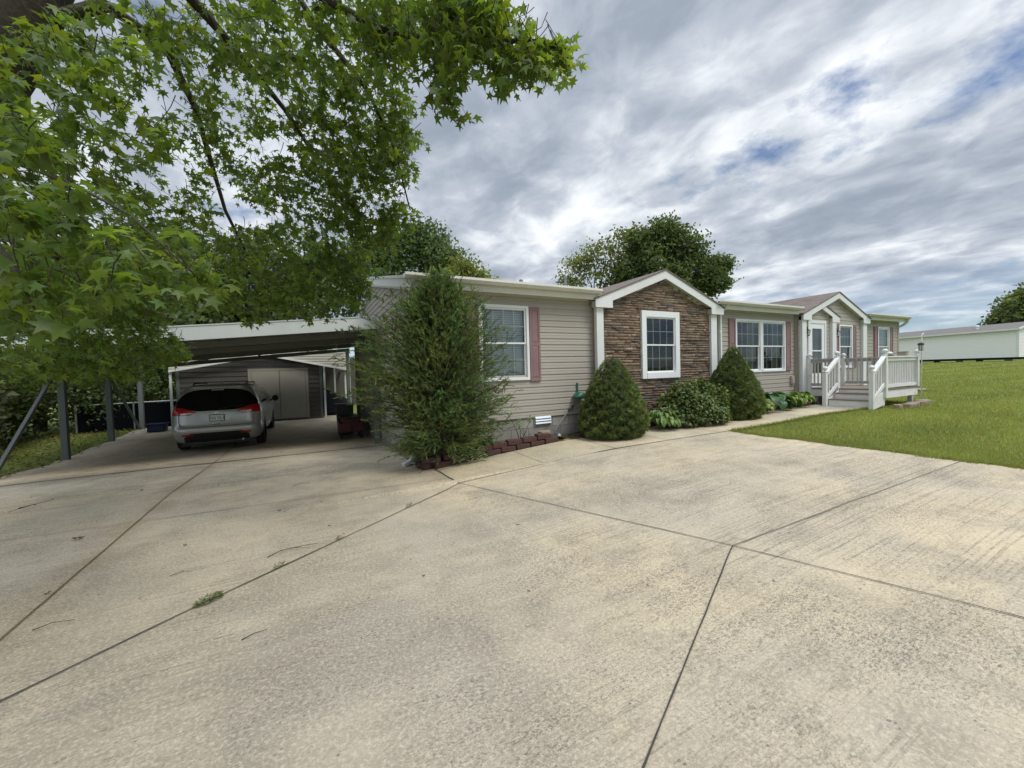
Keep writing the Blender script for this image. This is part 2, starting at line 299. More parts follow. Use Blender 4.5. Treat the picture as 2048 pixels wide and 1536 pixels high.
# ---------------------------------------------------------------- builders
def setp(o, label=None, cat=None, group=None, kind=None):
    if label: o['label'] = label
    if cat: o['category'] = cat
    if group: o['group'] = group
    if kind: o['kind'] = kind
    return o
def thing(name, label, cat, loc=(0, 0, 0), group=None):
    o = bpy.data.objects.new(name, None); COL.objects.link(o); o.location = [float(a) for a in loc]; o.empty_display_size = 0.2
    return setp(o, label, cat, group)
def attach(o, parent):
    if parent is not None:
        o.parent = parent
        if parent.type == 'EMPTY': o.matrix_parent_inverse = Matrix.Translation(-parent.location)
class B:
    def __init__(s): s.v = []; s.f = []; s.uv = None
    def add(s, v, f):
        n = len(s.v); s.v += [tuple(float(c) for c in p) for p in v]; s.f += [tuple(i+n for i in q) for q in f]; return s
    def box(s, x0, x1, y0, y1, z0, z1):
        return s.add([(x0, y0, z0), (x1, y0, z0), (x1, y1, z0), (x0, y1, z0), (x0, y0, z1), (x1, y0, z1), (x1, y1, z1), (x0, y1, z1)],
                     [(0, 3, 2, 1), (4, 5, 6, 7), (0, 1, 5, 4), (1, 2, 6, 5), (2, 3, 7, 6), (3, 0, 4, 7)])
    def beam(s, p0, p1, wd, h, up=(0, 0, 1)):
        p0, p1 = np.array(p0, float), np.array(p1, float); d = p1-p0; d /= np.linalg.norm(d)
        a = np.cross(d, np.array(up, float)); a /= np.linalg.norm(a); b = np.cross(a, d)
        q = []
        for p in (p0, p1):
            for i, j in ((-1, -1), (1, -1), (1, 1), (-1, 1)): q.append(p+a*i*wd/2+b*j*h/2)
        return s.add(q, [(0, 1, 2, 3), (7, 6, 5, 4), (0, 4, 5, 1), (1, 5, 6, 2), (2, 6, 7, 3), (3, 7, 4, 0)])
    def prism(s, poly, ext):
        n = len(poly); e = np.array(ext, float); P = [np.array(p, float) for p in poly]
        return s.add(P+[p+e for p in P], [tuple(range(n-1, -1, -1)), tuple(range(n, 2*n))]+[(i, (i+1) % n, n+(i+1) % n, n+i) for i in range(n)])
    def tube(s, pts, rad, n=8, cap=True):
        P = [np.array(p, float) for p in pts]; k = len(P)
        if isinstance(rad, (int, float)): rad = [rad]*k
        v = []; ref = np.array((0.31, 0.17, 0.93))
        for i in range(k):
            d = P[min(i+1, k-1)]-P[max(i-1, 0)]; d = d/(np.linalg.norm(d)+1e-9)
            a = np.cross(d, ref); a /= (np.linalg.norm(a)+1e-9); b = np.cross(d, a)
            for j in range(n):
                th = 2*math.pi*j/n; v.append(P[i]+rad[i]*(math.cos(th)*a+math.sin(th)*b))
        f = [(i*n+j, i*n+(j+1) % n, (i+1)*n+(j+1) % n, (i+1)*n+j) for i in range(k-1) for j in range(n)]
        if cap: f += [tuple(range(n-1, -1, -1)), tuple((k-1)*n+j for j in range(n))]
        return s.add(v, f)
    def lathe(s, c, prof, n=14, axis='z'):
        v = []
        for r, h in prof:
            for j in range(n):
                th = 2*math.pi*j/n; a, b = r*math.cos(th), r*math.sin(th)
                q = {'z': (a, b, h), 'x': (h, a, b), 'y': (b, h, a)}[axis]; v.append((c[0]+q[0], c[1]+q[1], c[2]+q[2]))
        k = len(prof)
        f = [(i*n+j, i*n+(j+1) % n, (i+1)*n+(j+1) % n, (i+1)*n+j) for i in range(k-1) for j in range(n)]
        f += [tuple(range(n-1, -1, -1)), tuple((k-1)*n+j for j in range(n))]
        return s.add(v, f)
    def grid(s, rows):
        k = len(rows[0]); v = [p for r in rows for p in r]
        return s.add(v, [(i*k+j, i*k+j+1, (i+1)*k+j+1, (i+1)*k+j) for i in range(len(rows)-1) for j in range(k-1)])
    def build(s, name, mat, parent=None, smooth=False, bevel=0.0, uv=None):
        me = bpy.data.meshes.new(name); me.from_pydata(s.v, [], s.f)
        me.materials.append(mat if not isinstance(mat, str) else MT[mat])
        if smooth: me.shade_smooth()
        if uv:                               # uv: function of a point -> (u, v) in metres
            ul = me.uv_layers.new(name='UVMap')
            for lp in me.loops: ul.data[lp.index].uv = uv(s.v[lp.vertex_index])
        me.update()
        o = bpy.data.objects.new(name, me); COL.objects.link(o); attach(o, parent)
        if bevel:
            md = o.modifiers.new('bevel', 'BEVEL'); md.width = bevel; md.segments = 2; md.limit_method = 'ANGLE'; md.angle_limit = R(40)
        return o
def npmesh(name, V, F, mat, parent=None, col=None, smooth=False):
    """V (n,3), F (m,k) arrays; col (n,3) point colours"""
    me = bpy.data.meshes.new(name); V = np.asarray(V, np.float32); F = np.asarray(F, np.int32); k = F.shape[1]
    me.vertices.add(len(V)); me.vertices.foreach_set('co', V.ravel())
    me.loops.add(F.size); me.loops.foreach_set('vertex_index', F.ravel())
    me.polygons.add(len(F)); me.polygons.foreach_set('loop_start', np.arange(0, F.size, k, dtype=np.int32))
    try: me.polygons.foreach_set('loop_total', np.full(len(F), k, np.int32))
    except Exception: pass
    if smooth: me.polygons.foreach_set('use_smooth', np.ones(len(F), bool))
    me.update(calc_edges=True); me.validate()
    if col is not None:
        a = me.color_attributes.new('Col', 'FLOAT_COLOR', 'POINT')
        c4 = np.ones((len(V), 4), np.float32); c4[:, :3] = col; a.data.foreach_set('color', c4.ravel())
    me.materials.append(MT[mat] if isinstance(mat, str) else mat)
    o = bpy.data.objects.new(name, me); COL.objects.link(o); attach(o, parent); return o
def nrm(a): return a/(np.linalg.norm(a, axis=-1, keepdims=True)+1e-9)
def scatter(T, TF, P, D, Nn, sz, wid=None):
    """template T (k,3: x across, y along, z normal) placed at P with tip direction D, normal hint Nn"""
    D = nrm(D); X = nrm(np.cross(D, Nn)); Z = np.cross(X, D); sz = np.asarray(sz)
    if wid is None: wid = sz
    V = P[:, None, :] + T[None, :, 0:1]*X[:, None, :]*wid[:, None, None] + T[None, :, 1:2]*D[:, None, :]*sz[:, None, None] + T[None, :, 2:3]*Z[:, None, :]*sz[:, None, None]
    k = len(T); F = (TF[None]+(np.arange(len(P))*k)[:, None, None]).reshape(-1, TF.shape[1])
    return V.reshape(-1, 3), F
def rep(c, k): return np.repeat(c, k, axis=0)
def tint(n, lo=0.6, hi=1.3, hue=0.15):
    b = rng.uniform(lo, hi, (n, 1)); h = rng.normal(0, hue, (n, 1))
    return np.clip(np.hstack([b*(1+h), b, b*(1-0.6*h)]), 0.05, 3)
# leaf templates
_st = []
for i, (ang, r) in enumerate(((-150, .30), (-128, .50), (-96, .24), (-66, .60), (-30, .27), (0, .72), (30, .27), (66, .60), (96, .24), (128, .50), (150, .30))):
    a = R(ang); _st.append((r*math.sin(a), 0.30+r*math.cos(a), -0.35*r*r))
STAR = np.array([(0, 0.24, 0.03)]+_st+[(0, 0.05, 0)]); STARF = np.array([(0, i, i+1) for i in range(1, 11)]+[(0, 11, 12), (0, 12, 1)])
OVAL = np.array([(0, 0, 0), (-.3, .3, .05), (0, .35, -.03), (.3, .3, .05), (-.22, .7, .02), (0, .7, -.06), (.22, .7, .02), (0, 1, -.14)])
OVALF = np.array([(0, 2, 1, 1), (0, 3, 2, 2), (1, 2, 5, 4), (2, 3, 6, 5), (4, 5, 7, 7), (5, 6, 7, 7)])
OVALF = np.array([(0, 2, 1), (0, 3, 2), (1, 2, 5), (1, 5, 4), (2, 3, 6), (2, 6, 5), (4, 5, 7), (5, 6, 7)])
QUAD = np.array([(-.5, 0, 0), (.5, 0, 0), (.38, .6, -.04), (-.38, .6, -.04), (0, 1, -.12)]); QUADF = np.array([(0, 1, 2), (0, 2, 3), (3, 2, 4)])
NEED = np.array([(-.5, 0, 0), (.5, 0, 0), (0, 1, 0)]); NEEDF = np.array([(0, 1, 2)])
BIGL = []
for j, (yy, ww, dz) in enumerate(((0, .03, 0), (.15, .34, .10), (.4, .5, .14), (.65, .42, .06), (.85, .24, -.08), (1, .02, -.24))):
    BIGL += [(-ww, yy, dz+.07*ww*2), (0, yy, dz-.02), (ww, yy, dz+.07*ww*2)]
BIGL = np.array(BIGL); BIGLF = np.array([t for j in range(5) for a in (0, 1) for t in ((3*j+a, 3*j+a+1, 3*j+a+4), (3*j+a, 3*j+a+4, 3*j+a+3))])

# ---------------------------------------------------------------- ground
_GX = [-400, -40, -6, 0, 3, 6, 9, 12, 14.8, 20, 30, 54, 120, 500]; _GZ = [-.6, -.5, 0, 0, .17, .23, .28, .32, .36, .52, .80, 1.30, 1.42, 1.45]
def gz(x, y):
    x = np.asarray(x, float); y = np.asarray(y, float)
    z = np.interp(x, _GX, _GZ); d = np.interp(y, [0, 6.3, 11.3, 20], [0, -.30, -.12, 0.0])
    return z + d*np.clip((3-x)/3, 0, 1)
def g1(x, y): return float(gz(x, y))
def sheet(name, ys, xl, xr, nx, mat, dz, kind='structure'):
    rows = []
    for y in ys:
        xs = np.linspace(xl(y), xr(y), nx); z = gz(xs, np.full(nx, y))+dz
        rows.append([(x, y, q) for x, q in zip(xs, z)])
    o = B().grid(rows).build(name, mat, smooth=True); o['kind'] = kind; return o
def lin(a, b, n): return list(np.linspace(a, b, n))
# lawn earth: one sheet to the horizon
xs = np.unique(np.concatenate([np.linspace(-900, -40, 12), np.linspace(-40, 30, 71), np.linspace(30, 120, 31), np.linspace(120, 900, 12)]))
ys = np.unique(np.concatenate([np.linspace(-900, -30, 10), np.linspace(-30, 30, 61), np.linspace(30, 900, 12)]))
o = B().grid([[(x, y, g1(x, y)-0.035) for x in xs] for y in ys]).build('ground', 'lawn', smooth=True); o['kind'] = 'structure'
def dr_right(y):
    if y < -1.9: return 6.02+0.02*math.sin(y*9)
    if y < -1.74: return 6.02
    if y < 0.0: return 0.20
    return -0.01
def dr_left(y): return -6.0 if y < 0.8 else (-6.0-(y-0.8)*0.6 if y < 2.8 else -7.2-0.03*math.sin(y*4))
yy = lin(-16, -1.95, 60)+[-1.9, -1.85, -1.76, -1.7399]+lin(-1.7, -0.02, 10)+[0.0]+lin(0.2, 12.2, 50)
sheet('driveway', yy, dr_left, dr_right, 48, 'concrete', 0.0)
_wx = [0.2, 1.67, 3.14, 4.44, 6.16, 7.83, 9.84, 11.9]
def wf(x): return float(np.interp(x, _wx, [-1.775, -1.755, -1.745, -1.82, -1.92, -1.94, -1.86, -1.98]))
def wr(x): return float(np.interp(x, [0.2, 1.44, 2.71, 3.3, 4.4, 6, 8.2, 9.6, 12], [-0.77, -0.60, -0.52, -0.56, -0.5, -0.5, -0.42, -0.55, -0.66]))
rows = []
for x in lin(0.2, 12.0, 60):
    rows.append([(x, y, g1(x, y)+0.004) for y in np.linspace(wf(x), wr(x), 8)])
o = B().grid([list(r) for r in zip(*rows)]).build('sidewalk', 'walk', smooth=True); o['kind'] = 'structure'
def joint(pts, wd, mat, name='joint'):
    P = []
    for (a, b) in zip(pts[:-1], pts[1:]):
        n = max(2, int(math.dist(a, b)/0.25)); P += [(a[0]+(b[0]-a[0])*i/n, a[1]+(b[1]-a[1])*i/n) for i in range(n)]
    P.append(pts[-1]); r0, r1 = [], []
    for i, p in enumerate(P):
        q0, q1 = P[max(i-1, 0)], P[min(i+1, len(P)-1)]; d = np.array([q1[0]-q0[0], q1[1]-q0[1]]); d /= np.linalg.norm(d); nn = np.array([-d[1], d[0]])*wd/2*rnd.uniform(0.7, 1.25)
        wob = np.array([-d[1], d[0]])*rnd.gauss(0, 0.0012)
        for r, s_ in ((r0, 1), (r1, -1)):
            q = np.array(p)+nn*s_+wob; r.append((q[0], q[1], g1(*q)+0.008))
    o = B().grid([r0, r1]).build(name, mat); o['kind'] = 'structure'
nodeA, nodeB = (0.22, -1.78), (1.44, -5.07)
joint([nodeA, (0.662, -2.98), (0.99, -3.86), (1.242, -4.535), nodeB, (1.591, -5.539), (1.713, -5.919), (1.896, -6.496), (2.75, -9.4)], 0.009, 'joint', 'driveway_joint')
joint([nodeB, (0.999, -5.279), (0.649, -5.445), (0.366, -5.579), (0.132, -5.69), (-0.068, -5.786), (-0.523, -6.011), (-0.893, -6.194), (-2.4, -6.93)], 0.0085, 'joint', 'driveway_joint')
joint([nodeB, (2.03, -5.107), (2.708, -5.15), (3.56, -5.177), (6.02, -5.213)], 0.010, 'joint_pale', 'driveway_joint')
joint([nodeA, (-2.41, -3.70), (-3.08, -4.23), (-4.6, -5.4)], 0.012, 'joint', 'driveway_joint')
joint([(-3.58, 9.0), (-3.57, 6.6), (-3.45, 3.14), (-3.41, -3.52), (-3.40, -6.0)], 0.014, 'joint_brown', 'driveway_joint')
joint([(-6.0, -1.12), (-4.5, -1.17), (-1.19, -1.34), (0.2, -1.42)], 0.010, 'joint_pale', 'driveway_joint')
joint([(-5.9, 0.78), (-5.44, 0.84), (-3.45, 1.16), (-1.4, 1.3)], 0.008, 'joint_pale', 'driveway_joint')
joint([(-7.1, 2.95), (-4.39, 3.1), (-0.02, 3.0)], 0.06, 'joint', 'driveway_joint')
joint([(0.16, -0.79), nodeA], 0.018, 'joint', 'driveway_joint')
joint([(x, wf(x)) for x in _wx[:5]], 0.014, 'joint_pale', 'sidewalk_joint')
for xj in (1.68, 3.16, 4.42, 5.8, 7.2, 8.6, 10.0, 11.2):
    joint([(xj+0.03, wr(xj)-0.01), (xj, wf(xj)+0.01)], 0.012, 'joint_pale', 'sidewalk_joint')
# planting bed soil between walk and house
rows = []
for x in lin(0.05, 12.6, 50):
    up = 0.06 if not 2.9 < x < 3.9 else -0.01
    y0 = (-0.75 if x < 0.2 else wr(x)+0.02)
    rows.append([(x, y, g1(x, -0.5)+up+rnd.uniform(0, 0.03)) for y in np.linspace(y0+(0.14 if up > 0 else 0), 0.02, 5)])
o = B().grid([list(r) for r in zip(*rows)]).build('planting_bed', 'soil', smooth=True); o['kind'] = 'structure'

# grass blades on the lawn (nobody could count them)
def blades(name, P, hmin, hmax, wid, colr, dark=0.0):
    n = len(P); D = nrm(np.column_stack([rng.normal(0, .45, n), rng.normal(0, .45, n), np.ones(n)])); Nn = nrm(np.column_stack([rng.normal(0, 1, n), rng.normal(0, 1, n), np.zeros(n)]))
    V, F = scatter(NEED, NEEDF, P, D, Nn, rng.uniform(hmin, hmax, n), wid); c = colr(n)
    o = npmesh(name, V, F, 'grass', col=rep(c, 3)); o['kind'] = 'stuff'; return o
n = 330000
dd = 6*np.exp(rng.uniform(0, 1, n)*math.log(58/6)); th = rng.uniform(R(-8), R(62), n)     # distance from the camera, bearing
X = CAM[0]+dd*np.cos(th); Y = CAM[1]+dd*np.sin(th)
edge = 6.03+0.03*np.sin(Y*7)+0.02*np.sin(Y*23)
wfy = np.interp(X, _wx, [-1.775, -1.755, -1.745, -1.82, -1.92, -1.94, -1.86, -1.98])-0.01
ok = ((X > edge) & (Y < np.where(X < 11.95, wfy, 1e9))) & ~((X > 11.3) & (X < 20) & (Y > -0.9)) & ~((X > 19.3) & (Y > 0.0) & (X < 19.7)) & ~((X > 11.9) & (X < 12.2) & (Y > -2.27))
ok &= ~((X > 0) & (X < 19.6) & (Y > 0) & (Y < 8.2))
X, Y, dd = X[ok], Y[ok], dd[ok]
P = np.column_stack([X, Y, gz(X, Y)-0.03])
patch = 0.5+0.5*np.sin(X*0.9+2*np.sin(Y*0.8))*np.sin(Y*1.3+1.7*np.sin(X*0.5)); stripe = 0.5+0.5*np.sin(Y*2.6+0.35*X)
m_ = 5200
ye = rng.uniform(-7.5, -2.0, m_); xe_ = 6.02+rng.normal(0, .035, m_)*1.0+.03*np.sin(ye*5.3)+.02*np.sin(ye*17)
xw = rng.uniform(6.05, 11.8, m_//2); yw = np.interp(xw, _wx, [-1.775, -1.755, -1.745, -1.82, -1.92, -1.94, -1.86, -1.98])+rng.normal(-.005, .03, m_//2)
PE = np.concatenate([np.column_stack([xe_, ye, gz(xe_, ye)-.01]), np.column_stack([xw, yw, gz(xw, yw)-.01])])
blades('grass', PE, .035, .085, np.full(len(PE), .008), lambda n: tint(n, .7, 1.15, .12))
def gcol(n):
    c = tint(n, 0.74, 1.18, 0.09); c *= (0.85+0.3*patch+0.22*stripe)[:, None]; y = rng.uniform(0, 1, n) < 0.10+0.10*stripe; c[y] *= np.array([1.45, 1.15, 1.0]); return c
blades('grass', P, 0.035, 0.075, 0.006*np.clip(dd/6, 1, 9), gcol)
n = 26000
X = rng.uniform(-14, -6.6, n); Y = rng.uniform(1.0, 15, n); ok = X < np.array([dr_left(y)-0.02+0.05*math.sin(y*11) for y in Y]); X, Y = X[ok], Y[ok]
blades('grass', np.column_stack([X, Y, gz(X, Y)-0.03]), 0.03, 0.08, np.full(len(X), 0.010), lambda n: tint(n, 0.5, 1.1, 0.2))
n = 9000; X = rng.uniform(-14, -6.4, n); Y = rng.uniform(1.0, 13, n); ok = X < np.array([dr_left(y)-0.05+0.25*abs(math.sin(y*3.1)) for y in Y]); X, Y = X[ok], Y[ok]; n = len(X)
V, F = scatter(OVAL, OVALF, np.column_stack([X, Y, gz(X, Y)+rng.uniform(0, .05, n)]), np.column_stack([rng.normal(0, 1, n), rng.normal(0, 1, n), rng.normal(0, .25, n)]), np.array([0, 0, 1.0])+rng.normal(0, .3, (n, 3)), rng.uniform(.05, .09, n))
c = tint(n, 0.7, 2.0, 0.2); br = rng.uniform(0, 1, n) < .4; c[br] *= np.array([1.6, .8, .6])
npmesh('ground_leaves', V, F, 'litter', col=rep(c, len(OVAL)))['kind'] = 'stuff'
# thin grass and pebbly dirt by the wall
n = 5000; X = rng.uniform(2.75, 4.3, n); Y = rng.uniform(-.56, -.06, n)
blades('grass', np.column_stack([X, Y, gz(X, Y)-0.02]), 0.02, 0.06, np.full(n, 0.007), lambda n: tint(n, 0.5, 1.2, 0.3)*np.array([1.2, 1, .9]))

# ---------------------------------------------------------------- the house
XL, WD, YR = 19.55, 8.10, 4.05           # length, depth, ridge line
Z0, ZS, ZE = 0.62, 3.15, 3.31            # siding bottom, soffit, gutter top
COURSE = 0.1265
house = thing('manufactured_house', 'long single storey house with taupe siding, mauve shutters and stone faced gable', 'house', (0, 0, 0))
OPEN = [(1.37, 2.39, 1.45, 2.87), (4.12, 8.0, 0, 9), (9.19, 10.33, 1.40, 2.87), (10.42, 11.56, 1.40, 2.87), (12.12, 16.33, 0, 9), (17.77, 18.65, 1.42, 2.86)]
def lap(b, to3, spans, z0, z1):
    """courses of lap siding; to3(u, out, z) -> point, spans(z) -> list of (u0, u1)"""
    k = int(round((z1-z0)/COURSE))
    for i in range(k+1):
        a = z0+i*COURSE; c = min(a+COURSE, z1)
        if c-a < 0.01: continue
        sl_ = []
        for u0, u1 in spans((a+c)/2):
            v = u0
            while u1-v > 2.6:
                v2 = v+rnd.uniform(1.2, min(3.4, u1-v-.6)); sl_.append((v, v2-.0015)); v = v2
            sl_.append((v, u1))
        for u0, u1 in sl_:
            w_ = rnd.gauss(0, .0008)
            pr = [(0.0, a+.001), (.019, a), (.020, a+.012), (.013, a+.5*(c-a)), (.017, a+.5*(c-a)+.004), (.004, c)]
            b.grid([[to3(u0, o_+w_, z_), to3(u1, o_+w_*.3, z_)] for o_, z_ in pr])
def fspans(z):
    cuts = sorted([(x0, x1) for x0, x1, a, c in OPEN if a < z < c]); u = 0.0; r = []
    for x0, x1 in cuts:
        if x0 > u: r.append((u, x0))
        u = x1
    r.append((u, XL)); return r
for wa, wb in ((0, 4.12), (8.0, 12.12), (16.33, XL)):
    b = B(); lap(b, lambda u, o_, z_: (u, -o_, z_), lambda z_: [(max(p, wa), min(q, wb)) for p, q in fspans(z_) if min(q, wb) > max(p, wa)], Z0, ZS); b.build('front_wall', 'siding', house)
def gtop(y): return 3.22+0.215*(y+.25) if y < YR else 3.22+0.215*(2*YR-y+.25)
def gsp(z):
    if z < 3.22: return [(0, WD)]
    y0 = (z-3.22)/0.215-.25; return [(max(0, y0), min(WD, 2*YR-y0))] if y0 < YR-.05 else []
b = B(); lap(b, lambda u, o_, z_: (-o_, u, z_), gsp, Z0, 4.12); b.build('gable_wall', 'siding', house)
b = B(); lap(b, lambda u, o_, z_: (XL+o_, u, z_), gsp, Z0, 4.12); b.box(0.0, XL, WD-.03, WD, Z0, ZS); b.build('far_gable_wall', 'siding', house)
# solid behind the siding so no light leaks through gaps between the courses
uvb = lambda v: (v[0]+v[1], v[2])
b = B(); b.box(0, XL, 0.012, 0.20, -0.5, Z0-.002); b.box(-0.0, .18, 0.20, WD, -0.6, Z0-.002); b.box(XL-.18, XL, .2, WD, -.4, Z0-.002); b.build('foundation', 'block', house, uv=uvb)
# roof
b = B()
for s in (0, 1):
    for xa, xb, cut in (((-.09, 4.10, 0), (4.10, 8.10, 1), (8.10, 12.2, 0), (12.2, 16.35, 1), (16.35, XL+.09, 0)) if s == 0 else ((-.09, XL+.09, 0),)):
        ya, yb = ((-.27 if not cut else .12), YR) if s == 0 else (2*YR+.27, YR)
        za = 3.29+.215*(ya+.27 if s == 0 else 0); zr = 3.29+.215*(YR+.27)
        b.add([(xa, ya, za), (xb, ya, za), (xb, yb, zr), (xa, yb, zr), (xa, ya, za-.05), (xb, ya, za-.05), (xb, yb, zr-.05), (xa, yb, zr-.05)],
              [(0, 1, 2, 3), (7, 6, 5, 4), (0, 4, 5, 1), (1, 5, 6, 2), (3, 7, 4, 0)])
roof = b.build('roof', 'shingle', house, uv=lambda v: (v[0], v[1]*1.02))
for px_, zt in ((3.13, 3.84), (4.45, 4.04)):
    B().lathe((px_, 1.5, 3.5), [(.035, 0), (.035, zt-3.56), (.05, zt-3.56), (.05, zt-3.5), (.02, zt-3.5)], 10).lathe((px_, 1.5, 3.64), [(.14, 0), (.06, .10)], 10).build('vent_pipe', 'steel', roof, smooth=False)
# rake boards on the near gable, soffit, fascia, gutters
def sl(y): return 3.27+.215*(min(y, 2*YR-y)+.27)
b = B()
for ya, yb in ((-.27, YR), (YR, 2*YR+.27)):
    b.prism([(-.075, ya, sl(ya)-.20), (-.075, yb, sl(yb)-.20), (-.075, yb, sl(yb)), (-.075, ya, sl(ya))], (-.03, 0, 0))
    b.prism([(-.105, ya, sl(ya)-.035), (-.105, yb, sl(yb)-.035), (-.105, yb, sl(yb)+.012), (-.105, ya, sl(ya)+.012)], (-.02, 0, 0))
    b.prism([(-.02, ya, sl(ya)-.235), (-.02, yb, sl(yb)-.235), (-.02, yb, sl(yb)-.15), (-.02, ya, sl(ya)-.15)], (-.055, 0, 0))
b.build('rake_board', 'trim', house)
B().prism([(-.11, -.29, 3.08), (-.11, -.29, 3.30), (-.11, -.23, 3.30), (-.11, -.20, 3.12)], (.10, 0, 0)).build('rake_end', 'trim', house)
segs = [(-.12, 4.10), (8.05, 11.98), (16.30, XL+.10)]
for a, c in segs:
    g = B()
    prof = [(-.245, 3.235), (-.245, 3.31), (-.252, 3.31), (-.252, 3.235), (-.34, 3.235), (-.375, 3.275), (-.37, 3.315), (-.385, 3.315), (-.39, 3.27), (-.35, 3.215), (-.245, 3.215)]
    g.prism([(a, y, z) for y, z in prof], (c-a, 0, 0)); g.build('gutter', 'cream', house)
    f = B(); f.box(a+.02, c-.02 if c < 15 else c, -.242, -.215, 3.10, 3.24); f.box(a+.12, c-.10 if c < 15 else c-.1, -.215, -.02, 3.145, 3.16); f.build('fascia', 'cream', house)
    B().box(max(a, 0)+.02, min(c, XL)-.02, -.05, -.021, 3.09, 3.145).build('frieze', 'soffit', house)
# corner posts
B().box(-.026, .07, -.03, -.004, Z0-.01, 3.14).box(-.026, -.004, -.004, .07, Z0-.01, 3.2).build('corner_trim', 'siding', house)
B().box(XL-.07, XL+.026, -.03, -.004, Z0-.01, 3.14).build('corner_trim', 'siding', house)
def downspout(x, y, ztop, zb, elbow_dir, parent):
    b = B(); b.beam((x, -.31, ztop), (x, y, ztop-.22), .075, .055, (1, 0, 0)) if True else None
    b.beam((x, y, ztop-.20), (x, y, zb+.16), .08, .058, (1, 0, 0))
    p = np.array((x, y, zb+.20)); e = np.array(elbow_dir, float); q = p+e*.10+np.array((0, 0, -.13)); r = p+e*.30+np.array((0, 0, -.175))
    b.beam(p, q, .08, .06, (e[1], -e[0], 0)); b.beam(q-e*.02, r, .082, .062, (0, 0, 1))
    for zz_ in (zb+1.0, zb+2.2): b.box(x-.05, x+.05, y-.035, y+.04, zz_, zz_+.03)
    return b.build('downspout', 'trim', parent, bevel=.008)
downspout(.015, -.075, 3.22, 0.0, (-.85, -.5, 0), house)
downspout(8.42, -.075, 3.22, .30, (.2, -.9, 0), house)
b = B(); b.tube([(XL+.02, -.31, 3.22), (XL+.03, -.28, 3.12), (XL+.05, -.14, 3.0), (XL+.06, .02, 2.93), (XL+.06, .05, 2.8), (XL+.06, .05, .5)], .045, 8); b.build('downspout', 'trim', house)

def window(x0, x1, z0, z1, yo=0.0, wide=0.045, blinds='half', curtain=False):
    """double hung window in an opening; yo = wall face"""
    t_ = wide; f = B(); ya, yb = yo-.045, yo+.06
    f.box(x0-t_, x0+.012, ya, yb, z0-t_, z1+t_); f.box(x1-.012, x1+t_, ya, yb, z0-t_, z1+t_); f.box(x0+.012, x1-.012, ya+.002, yb, z1-.012, z1+t_); f.box(x0+.012, x1-.012, ya-.012, yb, z0-t_, z0+.012)
    fr = f.build('window', 'vinyl', house, bevel=.004)
    zm = (z0+z1)/2
    for k, (a, c, yy) in enumerate(((zm-.02, z1-.012, yo-.012), (z0+.012, zm+.02, yo+.016))):
        s_ = B(); r = .034; xa, xb = x0+.012, x1-.012
        s_.box(xa, xa+r, yy, yy+.026, a, c); s_.box(xb-r, xb, yy, yy+.026, a, c); s_.box(xa+r, xb-r, yy+.001, yy+.026, c-r, c); s_.box(xa+r, xb-r, yy-.001, yy+.026, a, a+r)
        s_.build('sash', 'vinyl', fr)
        g = B(); nb = 4 if x1-x0 > .8 else 3
        for i in range(1, nb): xm = xa+r+(xb-xa-2*r)*i/nb; g.box(xm-.009, xm+.009, yy+.016, yy+.022, a+r, c-r)
        zc = (a+c)/2; g.box(xa+r, xb-r, yy+.0155, yy+.0215, zc-.009, zc+.009); g.build('muntins', 'muntin', fr)
        B().add([(xa+r, yy+.010, a+r), (xb-r, yy+.010, a+r), (xb-r, yy+.010, c-r), (xa+r, yy+.010, c-r)], [(0, 1, 2, 3)]).build('pane', 'glass', fr)
    d = B(); xa, xb, yb, yd = x0-.02, x1+.02, yo+.062, yo+.70
    d.add([(xa, yb, z0-.02), (xb, yb, z0-.02), (xb, yb, z1+.02), (xa, yb, z1+.02), (xa-.3, yd, z0-.3), (xb+.3, yd, z0-.3), (xb+.3, yd, z1+.1), (xa-.3, yd, z1+.1)], [(4, 5, 6, 7), (0, 1, 5, 4), (1, 2, 6, 5), (2, 3, 7, 6), (3, 0, 4, 7)])
    d.build('room_recess', 'dark', fr)
    if blinds:
        bl = B(); zb = {'half': zm-.02, 'low': zm-.35, 'full': z0+.03}[blinds]; z = z1-.03; tilt = .004 if blinds != 'full' else .021
        while z > zb:
            bl.add([(x0+.02, yo+.085, z-tilt), (x1-.02, yo+.085, z-tilt), (x1-.02, yo+.109, z+tilt), (x0+.02, yo+.109, z+tilt)], [(0, 1, 2, 3)]); z -= .0448
        bl.box(x0+.02, x1-.02, yo+.084, yo+.112, zb-.02, zb); bl.build('blinds', 'blind' if blinds != 'full' else 'blind_white_sky', fr)
    if curtain:
        for u0, u1 in ((x0+.01, x0+(x1-x0)*.30), (x1-(x1-x0)*.34, x1-.01)):
            rows = []
            for zc in np.linspace(z0+.03, z1-.02, 3): rows.append([(u0+(u1-u0)*i/24, yo+.15+.022*math.sin(i*1.55), zc) for i in range(25)])
            B().grid(rows).build('curtain', 'curtain', fr, smooth=True)
    return fr
